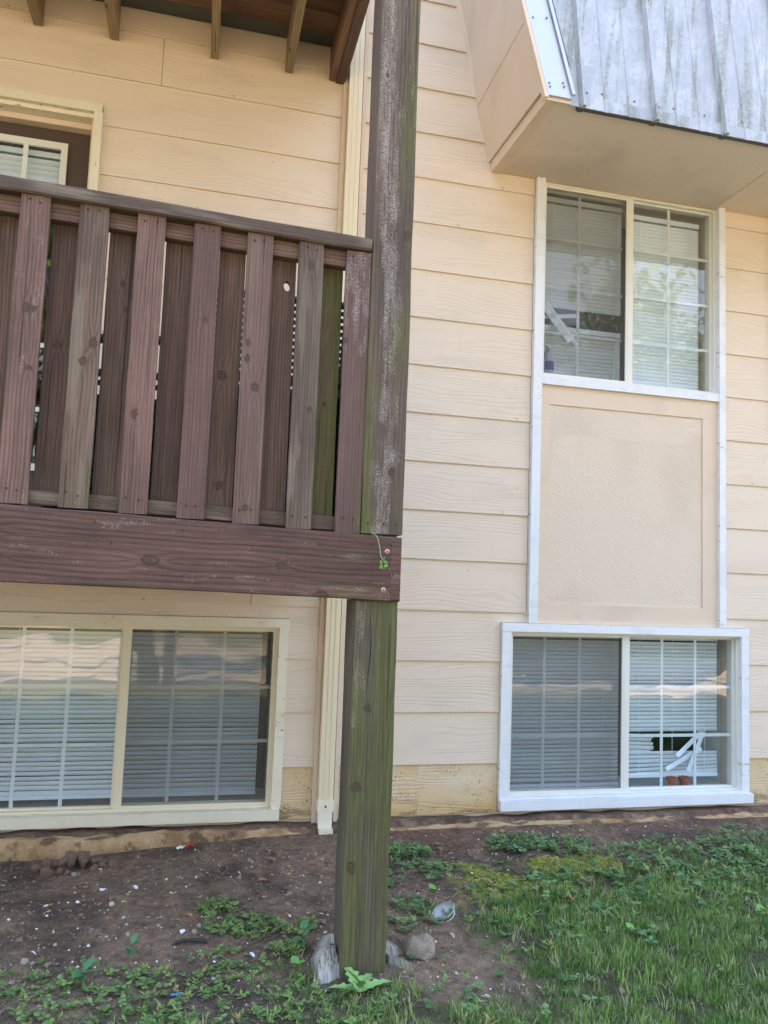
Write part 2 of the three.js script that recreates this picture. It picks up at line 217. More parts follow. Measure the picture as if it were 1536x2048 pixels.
const glass = new THREE.MeshPhysicalMaterial({ color: 0xf0f7fb, transmission: 1, thickness: 0, roughness: .015, ior: 1.85, bumpMap: dataTex(128, 128, (x, y) => { const v = 255 * fbm(x / 128 * 4, y / 128 * 4, 2); return [v, v, v]; }, false), bumpScale: .0016, metalness: 0 }); glass.name = 'window_glass';
const screenMat = std('insect_screen', { color: 0x6a665e, transparent: true, opacity: .36, roughness: .9, side: THREE.DoubleSide });
const slatMat = std('blind_slat', { color: 0xecf1f5, roughness: .6, side: THREE.DoubleSide });
const doorMat = std('dark_brown_door', { color: 0x4c3d36, roughness: .6 });
const roomMat = std('room_paint', { color: 0x77716a, roughness: .9, side: THREE.DoubleSide });
const nailMat = std('rusty_nail', { color: 0x3a2c26, roughness: .7, metalness: .5 });
const copperMat = std('bolt_cap', { color: 0xc79a86, roughness: .45, metalness: .3 });
const blackMat = std('black_patio_metal', { color: 0x16161a, roughness: .5 });
const palMat = (n, c, o = {}) => std(n, { color: c, ...o });

// ---------------------------------------------------------------- terrain
function gy(x, z) {
  const far = Math.max(0, z - 1.5) * -.055;
  const lip = -.02 - .012 * z - .06 * ss(.6, -.7, x) * ss(1.1, 0, z) + far;
  const near = ss(4, 2.6, z), b = (fbm(x * 3 + 20, z * 3 + 20, 4) - .5) * .05 + (fbm(x * 17, z * 17 + 5, 3) - .5) * .014;
  const behind = ss(.1, .07, z);
  return mix(lip + b * near * ss(.05, .3, z), .008 + (noise(x * 9, 3) - .5) * .012, behind);
}
// how green the ground is: bare soil at left and along the wall, lawn to the right and in front
function lawn(x, z) {
  const n = (fbm(x * 2.2 + 3, z * 2.2 + 1, 4) - .5);
  const right = ss(.78, 1.25, x + n * .9) * ss(.3, .85, z - .28 * ss(1.2, .8, x) + n * .5 + .12 * (x - 2));
  const front = ss(1.3, 1.75, z + n * .8);
  return clamp(Math.max(right, front * .8) );
}
{
  const xs = [], zs = []; const push = (a, l) => { if (!a.length || l > a[a.length - 1] + 1e-6) a.push(l); };
  for (const v of [-120, -60, -30, -16, -9, -6, -4, -3, -2.2, -1.7]) push(xs, v); for (let v = -1.5; v <= 3.8; v += .014) push(xs, v); for (const v of [4.2, 5, 6, 8, 10, 14, 20, 35, 60, 120]) push(xs, v);
  for (const v of [-120, -60, -30, -12, -4, -.6, -.3, -.12]) push(zs, v); for (let v = -.06; v <= 2.1; v += .013) push(zs, v); for (const v of [2.2, 2.4, 2.7, 3, 3.5, 4, 4.6, 5.2, 6, 7, 8, 9, 10, 12, 15, 20, 30, 50, 90, 160]) push(zs, v);
  const nx = xs.length, nz = zs.length, pos = new Float32Array(nx * nz * 3), uv = new Float32Array(nx * nz * 2), col = new Float32Array(nx * nz * 3), idx = [];
  let i = 0; const L = (c) => Math.pow(c / 255, 2.2);
  for (let b = 0; b < nz; b++) for (let a = 0; a < nx; a++, i++) {
    const x = xs[a], z = zs[b]; pos.set([x, gy(x, Math.min(z, 18)) - (z < -.2 ? .1 : 0), z], i * 3); uv.set([x, z], i * 2);
    const l = lawn(x, z), n = fbm(x * 6 + 2, z * 6, 4), m = fbm(x * 2.1, z * 2.1 + 6, 4), redd = ss(.5, .66, fbm(x * 4 + 31, z * 6 + 3, 3)) * ss(.6, .2, z) * ss(.3, .9, x);
    let c = mix3([160, 136, 114], [116, 98, 84], ss(.35, .65, n)); c = mix3(c, [138, 102, 86], redd * .6 + .12 * ss(.5, .1, z)); c = mix3(c, [150, 134, 112], ss(.58, .7, m) * .35);
    const moss = ss(.36, .54, fbm(x * 5 + 11, z * 5 + 2, 4)) * ss(1.0, 1.3, x) * ss(2.0, 1.6, x) * ss(.5, .65, z) * ss(1.1, .9, z); c = mix3(c, [124, 126, 48], moss * .9); c = mix3(c, [84, 88, 56], l * .8); if (z > 2.6) c = mix3(c, [92, 116, 54], ss(2.6, 3.2, z)); if (z > 5) c = mix3(c, [178, 166, 112], ss(5, 6, z) * .85);
    col.set(c.map(L).map(v => v * .92), i * 3);
  }
  for (let b = 0; b < nz - 1; b++) for (let a = 0; a < nx - 1; a++) { const p = b * nx + a; idx.push(p, p + nx, p + 1, p + 1, p + nx, p + nx + 1); }
  const g = new THREE.BufferGeometry(); g.setAttribute('position', new THREE.BufferAttribute(pos, 3)); g.setAttribute('uv', new THREE.BufferAttribute(uv, 2)); g.setAttribute('color', new THREE.BufferAttribute(col, 3)); g.setIndex(idx); g.computeVertexNormals();
  tag(mesh('ground', g, soilMat), 'bare brown soil and thin lawn sloping away from the building', 'ground', null, 'structure');
  // paved drive behind the photographer, mirrored in the panes
  const s = []; const edge = (x) => 8.4 - .3 * x; const P = [], I = []; for (let k = 0; k <= 40; k++) { const x = -40 + k * 2; for (const z of [Math.max(4.5, edge(x)), Math.max(4.5, edge(x)) + 2, 14, 24.5]) P.push(x, gy(x, Math.min(z, 18)) + .012, z); }
  for (let k = 0; k < 40; k++) for (let j = 0; j < 3; j++) { const a = k * 4 + j; I.push(a, a + 1, a + 4, a + 1, a + 5, a + 4); }
  const dg = new THREE.BufferGeometry(); dg.setAttribute('position', new THREE.Float32BufferAttribute(P, 3)); dg.setAttribute('uv', new THREE.Float32BufferAttribute(P.flatMap((v, i) => i % 3 === 1 ? [] : [v / 12]), 2)); dg.setIndex(I); dg.computeVertexNormals(); const dtx = dataTex(512, 512, (x, y) => { const s = x / 512 * 12, t = y / 512 * 12; let v = fbm(s * 1.3, t * 1.3, 4) * .6 + noise(s * 12, t * 12) * .4; let c = mix3([190, 170, 146], [228, 208, 184], v); if (Math.abs(s % 3 - 1.5) < .03 || Math.abs(t % 3 - 1.5) < .03) c = [120, 106, 90]; c = mix3(c, [110, 100, 90], ss(.6, .72, fbm(s * .7 + 9, t * .9, 4)) * .7); return c; }, true);
  tag(mesh('driveway', dg, palMat('drive_concrete', 0xffffff, { map: dtx, roughness: .9, side: THREE.DoubleSide })), 'pale concrete driveway beyond the lawn', 'driveway', null, 'structure');
}

// ---------------------------------------------------------------- the building
const bld = group('apartment_building'); tag(bld, 'apartment building with tan lap siding, sliding windows and an overhanging metal mansard', 'building');
const H0 = .27, LAP = .254, DK = [-.005, -.001, .001, .001, .006, .004, .002, .001, 0, 0, .004, .008, .001, -.001, -.005, -.008, -.009];
const lapY = (k) => H0 + k * LAP + (DK[k] ?? 0);
const XL = -5.5, XR = 6.5, TOP = 6.1;
// openings [x0, x1, y0, y1]
const OP = { lw: [-1.0, .402, .075, .93], rl: [1.601, 2.98, .092, .935], ur: [1.744, 2.838, 2.31, 3.41], door: [-1.53, -.607, 1.36, 3.367] };
{
  const s = new THREE.Shape([[XL, -.6], [XR, -.6], [XR, TOP], [XL, TOP]].map(p => new THREE.Vector2(...p)));
  for (const o of Object.values(OP)) s.holes.push(new THREE.Path([[o[0], o[2]], [o[0], o[3]], [o[1], o[3]], [o[1], o[2]]].map(p => new THREE.Vector2(...p))));
  const g = new THREE.ExtrudeGeometry(s, { depth: .15, bevelEnabled: false }); g.translate(0, 0, -.152); mesh('wall_core', g, plainMat, bld);
  // the rest of the block: side walls, back wall, flat roof
  mesh('side_wall', bx(XL - .2, XL, -.6, TOP, -9, 0), plainMat, bld); mesh('side_wall', bx(XR, XR + .2, -.6, TOP, -9, 0), plainMat, bld); mesh('back_wall', bx(XL, XR, -.6, TOP, -9.2, -9), plainMat, bld);
  mesh('roof_deck', bx(XL - .2, XR + .2, TOP, TOP + .25, -9.2, .25), palMat('roof_felt', 0x565452), bld);
}
// lap boards, split round the casings and at the butt joints
const cut = [[-1.055, .448, .029, .972], [1.55, 3.03, .03, .98], [1.69, 2.88, .97, 3.42], [-1.6, -.57, 1.3, 3.41]];   // outer edges of casings
for (let k = -1; k < 23; k++) {
  const y0 = k < 0 ? .022 : lapY(k), y1 = lapY(k + 1);
  let segs = [[XL, .607], [.607, 3.205], [3.255, XR]];
  const joint = { 13: -.31, 3: .26, 6: -2.2, 9: 4.6, 16: -.9, 0: -3.1, 1: 4.4 }[k];
  if (joint !== undefined) segs = segs.flatMap(([a, b]) => joint > a && joint < b ? [[a, joint - .0012], [joint + .0012, b]] : [[a, b]]);
  for (const [cx0, cx1, cy0, cy1] of cut) {
    segs = segs.flatMap((sg) => {
      const [a, b] = sg; if (sg.length > 2) return [sg];
      if (cx1 <= a || cx0 >= b || cy1 <= y0 + .002 || cy0 >= y1 - .002) return [sg];
      const out = []; if (cx0 > a) out.push([a, cx0]); if (cx1 < b) out.push([cx1, b]);
      const lo = Math.max(cx0, a), hi = Math.min(cx1, b);
      if (cy1 < y1 - .004 && cy1 > y0) out.push([lo, hi, cy1 + .001, null]); if (cy0 > y0 + .004 && cy0 < y1) out.push([lo, hi, null, cy0 - .001]);
      return out;
    });
  }
  for (const s of segs) {
    const [a, b] = s, ya = s[2] ?? y0, yb = s[3] ?? y1 + (k < 22 ? .02 : 0); if (b - a < .004) continue;
    const z = (y) => .0125 - .0095 * (y - y0) / (y1 + .02 - y0), th = .008, ou = ((k * 7919 % 13) + 13) * .37, row = ((k % 4) + 4) % 4;
    const g = bx(a, b, ya, yb, -.5, .5), p = g.attributes.position, uv = g.attributes.uv;
    for (let i = 0; i < p.count; i++) { const f = p.getZ(i) > 0, y = p.getY(i); p.setZ(i, z(y) - (f ? 0 : th)); uv.setXY(i, p.getX(i) + ou, (k < 0 ? 0 : row * .27) + clamp((y - y0), .001, .268)); }
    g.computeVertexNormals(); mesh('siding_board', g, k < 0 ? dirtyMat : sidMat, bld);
  }
}
// vertical trims
mesh('trim_board', bx(.598, .619, -.02, TOP, -.001, .03), plainMat, bld); mesh('trim_board', bx(.703, .722, 0, TOP, -.001, .028, .3), plainMat, bld);
mesh('trim_board', bx(3.207, 3.253, 2.1, 3.409, 0, .03, .7), plainMat, bld);

const slatGeo = (w) => { const g = new THREE.BoxGeometry(w, .025, .0011, 1, 2, 1), p = g.attributes.position; for (let i = 0; i < p.count; i++) { const y = p.getY(i); p.setZ(i, p.getZ(i) + .0035 * (1 - (y / .0125) ** 2)); } g.computeVertexNormals(); return g; };
// a hanging blind: its own thing
function blind(x0, x1, yTop, yBot, z, label, { skip = () => 0, pitch = .0215, tilt = .95, sag = () => 0, rail = true, cords = true } = {}) {
  const b = group('window_blind', null, [x0, yBot, z]); tag(b, label, 'blind', 'mini blinds behind the panes'); const w = x1 - x0, g = slatGeo(w);
  mesh('head_rail', bx(0, w, yTop - yBot - .028, yTop - yBot, -.02, .012), slatMat, b);
  let k = 0; for (let y = yTop - .05; y > yBot + .012; y -= pitch, k++) { const part = skip(y), sw = part ? part : w; const s = mesh('slat', part ? slatGeo(part) : g, slatMat, b); s.position.set(sw / 2, y - yBot - (part ? .012 : 0), 0); s.rotation.x = tilt - Math.PI / 2 + (noise(k * .7, x0 * 9) - .5) * .25 + 1.2; s.rotation.z = sag(y) + (noise(k * .9 + 4, x0 * 5) - .5) * .006; }
  if (rail) mesh('bottom_rail', bx(0, w, -.004, .012, -.012, .012), slatMat, b);
  if (cords) for (const f of [.15, .5, .85]) mesh('cord', bx(w * f - .001, w * f + .001, .01, yTop - yBot - .02, .0135, .0155), slatMat, b);
  return b;
}
// a sliding window: part of the building, with frame, sashes, panes and muntins as its pieces
function slider({ x0, x1, y0, y1, xa, xb, cols, rows, fm, label, screen, cm }) {
  const w = group('window', bld); w.userData = { label };
  const F = (n, a, b, c, d, z0, z1, m = fm) => mesh(n, bx(a, b, c, d, z0, z1, (a + c) * 3), m, w);
  const t = .012;
  F('frame', x0, x1, y1 - t, y1, -.075, .004); F('frame', x0, x1, y0, y0 + t, -.075, .004); F('frame', x0, x0 + t, y0 + t, y1 - t, -.075, .004); F('frame', x1 - t, x1, y0 + t, y1 - t, -.075, .004);
  // fixed side / sliding side split at xa..xb
  const sash = (a, b, z, s) => { F('sash_rail', a, b, y1 - t - s, y1 - t, z - .02, z, fm); F('sash_rail', a, b, y0 + t, y0 + t + s, z - .02, z, fm); F('sash_stile', a, a + s, y0 + t + s, y1 - t - s, z - .02, z, fm); F('sash_stile', b - s, b, y0 + t + s, y1 - t - s, z - .02, z, fm); const g = mesh('pane', new THREE.PlaneGeometry(b - a - 2 * s, y1 - y0 - 2 * t - 2 * s), glass, w); g.position.set((a + b) / 2, (y0 + y1) / 2, z - .01); };
  const L = screen === 'left';
  sash(x0 + t, L ? xb - .004 : xa + .014, L ? -.045 : -.02, .009); sash(L ? xa + .026 : xa + .004, x1 - t, L ? -.02 : -.045, .009);
  F('mullion', xa + (L ? .0 : .016), xb - (L ? .012 : .0), y0 + t, y1 - t, -.0185, .0);
  const S = L ? [x0 + t, xa] : [xb, x1 - t]; const sg = mesh('insect_screen', new THREE.PlaneGeometry(S[1] - S[0] - .024, y1 - y0 - 2 * t - .024), screenMat, w); sg.position.set((S[0] + S[1]) / 2, (y0 + y1) / 2, -.006);
  F('screen_frame', S[0], S[1], y1 - t - .012, y1 - t, -.012, -.001, fm); F('screen_frame', S[0], S[1], y0 + t, y0 + t + .012, -.012, -.001, fm); F('screen_frame', S[0], S[0] + .012, y0 + t + .012, y1 - t - .012, -.012, -.001, fm); F('screen_frame', S[1] - .012, S[1], y0 + t + .012, y1 - t - .012, -.012, -.001, fm);
  for (const [side, list] of Object.entries(cols)) { const z = (side === 'left') === L ? -.062 : -.037; for (const c of list) mesh('muntin', bx(c - .008, c + .008, y0 + t + .009, y1 - t - .009, z - .004, z), muntinMat, w); const a = side === 'left' ? x0 + t + .009 : xb, b = side === 'left' ? xa : x1 - t - .009; for (const r of rows[side]) { const cs = [a, ...list.flatMap(c => [c - .008, c + .008]), b]; for (let i = 0; i < cs.length; i += 2) mesh('muntin', bx(cs[i], cs[i + 1], r - .008, r + .008, z - .0042, z - .0002), muntinMat, w); } }
  return w;
}
const revealMat = std('reveal_paint', { color: 0xe6e5de, roughness: .8 });
function reveal(x0, x1, y0, y1, w) { for (const b of [[x0 - .02, x0, y0, y1], [x1, x1 + .02, y0, y1], [x0 - .02, x1 + .02, y0 - .02, y0], [x0 - .02, x1 + .02, y1, y1 + .02]]) mesh('reveal', bx(...b, -.36, -.153), revealMat, w); }
function room(x0, x1, y0, y1, d = 3) { const g = merge([bx(x0, x1, y0, y1, -d - .05, -d), bx(x0 - .05, x0, y0, y1, -d, -.37), bx(x1, x1 + .05, y0, y1, -d, -.37), bx(x0, x1, y0 - .05, y0, -d, -.37), bx(x0, x1, y1, y1 + .05, -d, -.37)]); mesh('room_shell', g, roomMat, bld); }
const casing = (w, a, b, c, d, m, z = .034) => mesh('casing', bx(a, b, c, d, -.002, z, a * 7, c * 3), m, w);
// lower left window (white, warm bounce tinted into its colours)
{
  const w = slider({ x0: -1.0, x1: .402, y0: .078, y1: .929, xa: -.332, xb: -.29, cols: { left: [-.752, -.546], right: [-.08, .15] }, rows: { left: [.37, .637], right: [.375, .632] }, fm: warmFrameMat, screen: 'right', label: 'white sliding window under the balcony, tinted with warm light' });
  casing(w, -1.055, .452, .929, .97, warmTrimMat); casing(w, .402, .447, .078, .9285, warmTrimMat, .032); casing(w, -1.055, -1.0, .078, .9285, warmTrimMat, .032);
  mesh('sill', bx(-1.07, .441, .028, .0775, -.002, .045, 3, 1), warmTrimMat, w);
  room(-1.6, .9, -.4, 1.25); reveal(-1.0, .402, .075, .93, w); blind(-.98, .335, .922, .118, -.11, 'grey mini blind behind the warm-tinted window beneath the balcony', { tilt: .9 });
}
// lower right window (white)
{
  const w = slider({ x0: 1.601, x1: 2.98, y0: .094, y1: .936, xa: 2.272, xb: 2.316, cols: { left: [1.834, 2.04], right: [2.525, 2.734] }, rows: { left: [.387, .647], right: [.385, .648] }, fm: vinylMat, screen: 'left', label: 'white sliding window at soil level beneath the plaster panel' });
  casing(w, 1.55, 3.03, .936, .979, trimMat, .036); casing(w, 1.552, 1.601, .085, .9355, trimMat); casing(w, 2.98, 3.027, .085, .9355, trimMat); mesh('sill', bx(1.556, 3.04, .034, .0845, -.002, .05, 2, 4), trimMat, w); mesh('sill_ledge', bx(1.601, 2.98, .0855, .0935, -.14, .03), trimMat, w);
  room(1.2, 3.4, -.4, 1.25); reveal(1.601, 2.98, .092, .935, w);
  const hole = (y) => y < .385 && y > .295 ? .15 + .05 * noise(y * 90, 2) : 0;
  blind(1.63, 2.30, .926, .112, -.11, 'blind with straight slats behind the screen of the white ground-level window', { tilt: .85 });
  blind(2.335, 2.925, .926, .15, -.11, 'broken blind with a torn hole above two terracotta pots', { tilt: .85, skip: hole, sag: (y) => y < .385 && y > .295 ? -.06 : y <= .295 ? -.02 + .06 * (.295 - y) / .15 : 0 });
  // loose slats hanging across the hole
  const lg = slatGeo(.27); for (const [x, y, rz, ry] of [[2.78, .29, .95, .1], [2.70, .245, .42, 0], [2.74, .33, .55, .2]]) { const s = mesh('loose_slat', lg, slatMat); s.position.set(x, y, -.09); s.rotation.set(-.3, ry, rz); tag(s, 'loose bent blind slat hanging over the torn hole', 'blind slat', 'loose slats in the torn blind'); }
  for (const [x, l] of [[2.612, 'terracotta pot beside its twin inside the white window, nearer the mullion'], [2.688, 'terracotta pot beside its twin inside the white window, nearer the jamb']]) {
    const t = group('flower_pot', null, [x, .0945, -.066]); tag(t, l, 'flower pot', 'terracotta pots on the window ledge'); const m = MATS.terracotta || palMat('terracotta', 0xa0604a, { roughness: .9 });
    mesh('pot_body', new THREE.LatheGeometry([[0, 0], [.019, 0], [.026, .045], [.023, .045], [.017, .004], [0, .004]].map(p => new THREE.Vector2(...p)), 20), m, t); mesh('rim', new THREE.LatheGeometry([[.026, .042], [.03, .042], [.031, .058], [.027, .058], [.026, .042]].map(p => new THREE.Vector2(...p)), 20), m, t);
  }
}
// upper right window (white) and the plaster panel below it
{
  const w = slider({ x0: 1.744, x1: 2.838, y0: 2.308, y1: 3.41, xa: 2.274, xb: 2.317, cols: { left: [2.0], right: [2.556] }, rows: { left: [2.584, 2.845, 3.126], right: [2.575, 2.843, 3.118] }, fm: vinylMat, screen: 'left', label: 'white sliding window under the mansard soffit' });
  casing(w, 1.694, 1.743, .98, 3.42, trimMat, .038); casing(w, 2.839, 2.88, .98, 3.42, trimMat, .038); mesh('sill', bx(1.7435, 2.8385, 2.262, 2.3075, -.002, .034, 5, 1), trimMat, w);
  room(1.3, 3.2, 1.6, 3.6); reveal(1.744, 2.838, 2.31, 3.41, w);
  blind(1.775, 2.29, 3.39, 2.735, -.11, 'upper half of the broken blind beneath the mansard soffit', { rail: false, tilt: .9 });
  blind(1.775, 2.29, 2.64, 2.345, -.115, 'fallen lower blind behind the screen beneath the mansard', { tilt: .9, sag: () => .012, cords: false });
  blind(2.34, 2.802, 3.365, 2.345, -.11, 'closed white blind mirrored over with trees', { tilt: .85 });
  const lg = slatGeo(.3); for (const [x, y, rz] of [[1.86, 2.66, -.95], [1.885, 2.655, -.9], [1.91, 2.65, -.98], [1.86, 2.69, .15]]) { const s = mesh('loose_slat', lg, slatMat); s.position.set(x, y, -.09 + (rz > 0 ? -.01 : x * .02 - .03)); s.rotation.set(-.2, 0, rz); tag(s, 'loose blind slat fallen slantwise behind the upper screen', 'blind slat', 'fallen slats in the upper window'); }
  const vs = mesh('hanging_slat', slatGeo(.26), slatMat); vs.position.set(2.245, 2.47, -.085); vs.rotation.set(0, .3, 1.5); tag(vs, 'single blind slat hanging upright near the upper window mullion', 'blind slat');
  const bt = group('plastic_bottle', null, [1.828, 2.336, -.075]); tag(bt, 'small clear bottle with a blue label on the upper window ledge', 'bottle');
  mesh('bottle_body', new THREE.LatheGeometry([[0, 0], [.03, 0], [.032, .01], [.032, .09], [.028, .12], [.013, .145], [.012, .16], [0, .16]].map(p => new THREE.Vector2(...p)), 18), palMat('milky_plastic', 0x9fb0bc, { roughness: .3 }), bt); mesh('bottle_label', new THREE.CylinderGeometry(.0328, .0328, .05, 18, 1, true).translate(0, .055, 0), palMat('blue_label', 0x3c5c94), bt); mesh('cap', new THREE.CylinderGeometry(.0135, .0135, .015, 14).translate(0, .167, 0), palMat('white_cap', 0xdedede), bt);
  mesh('window_board', bx(1.744, 2.838, 2.318, 2.335, -.14, -.08), trimMat, w); 
  const p = group('plaster_panel', bld); mesh('panel_face', bx(1.80, 2.745, 1.084, 2.158, -.001, .0085), stuccoMat, p);
  mesh('panel_frame', bx(1.7435, 2.8385, 2.158, 2.2615, -.001, .016, 2), plainMat, p); mesh('panel_frame', bx(1.7435, 2.8385, .98, 1.085, -.001, .016, 5), plainMat, p); mesh('panel_frame', bx(1.7435, 1.803, 1.0855, 2.1575, -.001, .0157, 1, 0, true), plainMat, p); mesh('panel_frame', bx(2.744, 2.8385, 1.0855, 2.1575, -.001, .0157, 3, 0, true), plainMat, p);
}
// balcony door with a glazed light
{
  const d = group('door', bld); d.userData = { label: 'dark brown balcony door with a white framed glazed light' };
  mesh('casing', bx(-1.6, -.573, 3.367, 3.409, -.002, .036), warmTrimMat, d); mesh('casing', bx(-.607, -.568, 1.36, 3.3665, -.002, .036, 1, 0, true), warmTrimMat, d); mesh('casing', bx(-1.6, -1.53, 1.36, 3.3665, -.002, .036), warmTrimMat, d);
  mesh('jamb', bx(-1.5295, -.6075, 3.345, 3.3665, -.149, .01), warmTrimMat, d); mesh('door_stop', bx(-1.5295, -.6075, 3.318, 3.3445, -.149, -.05), plainMat, d); mesh('jamb', bx(-.62, -.6075, 1.36, 3.3445, -.149, -.002), plainMat, d);
  const lx0 = -1.40, lx1 = -.765, ly0 = 1.66, ly1 = 3.215;
  mesh('leaf_stile', bx(lx1, -.621, 1.37, 3.317, -.145, -.1), doorMat, d); mesh('leaf_stile', bx(-1.53, lx0, 1.37, 3.317, -.145, -.1), doorMat, d); mesh('leaf_rail', bx(lx0, lx1, ly1, 3.317, -.145, -.1), doorMat, d); mesh('leaf_rail', bx(lx0, lx1, 1.37, ly0, -.145, -.1), doorMat, d);
  for (const [a, b, c, e] of [[lx0 - .03, lx1 + .03, ly1, ly1 + .033], [lx0 - .03, lx1 + .03, ly0 - .033, ly0], [lx0 - .03, lx0, ly0, ly1], [lx1, lx1 + .03, ly0, ly1]]) mesh('light_frame', bx(a, b, c, e, -.1, -.085), vinylMat, d);
  for (const c of [-.925, -1.09, -1.24]) mesh('muntin', bx(c - .011, c + .011, ly0, ly1, -.098, -.088), vinylMat, d); for (let k = 1; k < 5; k++) { const y = ly0 + (ly1 - ly0) * k / 5 - .05; mesh('muntin', bx(lx0, lx1, y - .011, y + .011, -.0995, -.0895), vinylMat, d); }
  const g = mesh('pane', new THREE.PlaneGeometry(lx1 - lx0, ly1 - ly0), glass, d); g.position.set((lx0 + lx1) / 2, (ly0 + ly1) / 2, -.105);
  mesh('door_knob', new THREE.SphereGeometry(.028, 16, 12).translate(-.66, 2.3, -.07), palMat('brass', 0x9a7b42, { metalness: .8, roughness: .35 }), d);
  room(-1.8, -.2, 1.3, 3.6, 2.5); blind(lx0 + .01, lx1 - .005, 3.21, 3.06, -.135, 'raised blind inside the balcony door light', { tilt: .75, pitch: .028, cords: false });
}
// mansard overhang: raked end cheek, soffit, metal face with ribs
{
  const m = group('mansard_roof', bld); m.userData = { label: 'overhanging mansard with weathered metal sheets and a tan soffit' };
  const fz = (y) => .68 - .16 * (y - 3.415), yb = 3.415, yt = 6.1, xr = 6.5, wx = (y) => 1.429 - .25 * (y - yb), fx = (y) => 1.434 - .181 * (y - yb);
  const quad = (a, b, c, d, su = 1) => { const g = new THREE.BufferGeometry(); g.setAttribute('position', new THREE.Float32BufferAttribute([...a, ...b, ...c, ...a, ...c, ...d], 3)); const U = [a, b, c, a, c, d].flatMap(p => [p[0] + p[2], p[1] - p[2] * .7]); g.setAttribute('uv', new THREE.Float32BufferAttribute(U, 2)); g.computeVertexNormals(); return g; };
  const prism = (a, b, c, d, n) => { const off = (p) => p.map((v, i) => v - n[i]); const A = off(a), B = off(b), C = off(c), D = off(d); return merge([quad(a, b, c, d), quad(D, C, B, A), quad(a, A, B, b), quad(b, B, C, c), quad(c, C, D, d), quad(d, D, A, a)]); };
  const W = (y) => [wx(y), y, .003], F = (y, i = 0) => [fx(y), y, fz(y) - i];
  const th = [-.02, -.005, 0];
  const ys = 3.415 + .42;     // plywood joint
  mesh('cheek_panel', prism(F(ys - .002, .012), F(yb + .05, .012), W(yb + .05), W(ys - .07 - .002), th), plainMat, m); mesh('cheek_panel', prism(F(yt, .012), F(ys + .002, .012), W(ys - .07 + .002), W(yt), th), plainMat, m);
  // corner boards along the cheek's lower edge
  const o = .004; mesh('corner_board', prism([fx(yb) - o + .01, yb + .05, fz(yb) - .008], [fx(yb) - o + .012, yb - .008, fz(yb) - .006], [wx(yb) - o + .006, yb - .006, .004], [wx(yb) - o, yb + .05, .004], [-.018, 0, 0]), plainMat, m);
  mesh('corner_board', bx(1.45, 1.495, yb - .006, yb + .012, .004, .672, 2), plainMat, m);
  mesh('soffit', bx(1.4955, 2.82, yb, yb + .015, .004, .668), soffitMat, m); mesh('soffit', bx(2.823, xr, yb, yb + .015, .004, .668, 2), soffitMat, m);
  // metal face: sheets between ribs at 0.38 m, each with two small stiffening ridges
  const face = (x0, x1) => prism([x0, yt, fz(yt)], [x0, yb - .01, fz(yb - .01)], [x1, yb - .01, fz(yb - .01)], [x1, yt, fz(yt)], [0, 0, .006]);
  const rib = (x, w, h) => { const p = [], n = 6; const g = []; const a = (y, dx, dz) => [x + dx, y, fz(y) + dz]; const y1 = yt - .002, y0 = yb - .016; g.push(quad(a(y1, -w, .0005), a(y0, -w, .0005), a(y0, -w * .45, h), a(y1, -w * .45, h)), quad(a(y1, -w * .45, h), a(y0, -w * .45, h), a(y0, w * .45, h), a(y1, w * .45, h)), quad(a(y1, w * .45, h), a(y0, w * .45, h), a(y0, w, .0005), a(y1, w, .0005)), quad(a(y0, -w, .0005), a(y0, w, .0005), a(y0, w * .45, h), a(y0, -w * .45, h))); return merge(g); };
  let x = 1.62; const first = prism([fx(yt) + .12, yt, fz(yt)], [fx(yb) + .12, yb - .01, fz(yb - .01)], [x - .001, yb - .01, fz(yb - .01)], [x - .001, yt, fz(yt)], [0, 0, .006]); mesh('roof_sheet', first, metalMat, m);
  for (let k = 0; k < 13; k++, x += .382) {
    mesh('roof_sheet', face(x + .001, Math.min(x + .381, xr)), metalMat, m); mesh('rib', rib(x, .015, .03), metalMat, m);
    for (const f of [.33, .66]) { mesh('ridge', rib(x + .382 * f, .009, .0045), metalMat, m); }
    if (k < 4) for (const [dx, dy] of [[.03, .075], [.11, .085], [.28, .08], [.03, .7]]) mesh('screw', new THREE.SphereGeometry(.0055, 8, 6).translate(x + dx, yb + dy, fz(yb + dy) + .002), palMat('screw_zinc', 0x9a9a9c, { metalness: .6, roughness: .5 }), m);
    mesh('rib_end', bx(x - .013, x + .013, yb - .0145, yb - .002, fz(yb) - .03, fz(yb) + .012), darkMetal, m);
  }
  mesh('drip_edge', bx(1.6, xr, yb - .012, yb - .001, .655, fz(yb) - .008), darkMetal, m);
  // rake board and flashing on the left edge
  const fl = (a0, a1, lift, m2, n, b1 = yb + .012) => mesh(n, prism([fx(yt) + a0, yt, fz(yt) + lift], [fx(b1) + a0, b1, fz(b1) + lift], [fx(b1) + a1, b1, fz(b1) + lift], [fx(yt) + a1, yt, fz(yt) + lift], [0, 0, .012]), m2, m);
  fl(.012, .128, .016, flashMat, 'flashing'); fl(.132, .148, .028, flashMat, 'flashing_lip', yb + .03); fl(.15, .166, .012, darkMetal, 'flashing_seam', yb + .2);
  fl(-.004, .128, .002, plainMat, 'rake_board', yb - .006); mesh('rake_edge', prism([fx(yt) - .006, yt, fz(yt) + .014], [fx(yb) - .006, yb + .0, fz(yb) + .014], [fx(yb) + .011, yb + .0, fz(yb) + .016], [fx(yt) + .011, yt, fz(yt) + .016], [0, 0, .03]), plainMat, m);
  for (const y of [.05, .07, .42, .8]) for (const s of [.03, .1]) mesh('rivet', new THREE.SphereGeometry(.005, 8, 6).translate(fx(yb + y) + s, yb + y + s * .2, fz(yb + y) + .017), MATS.screw_zinc, m);
}

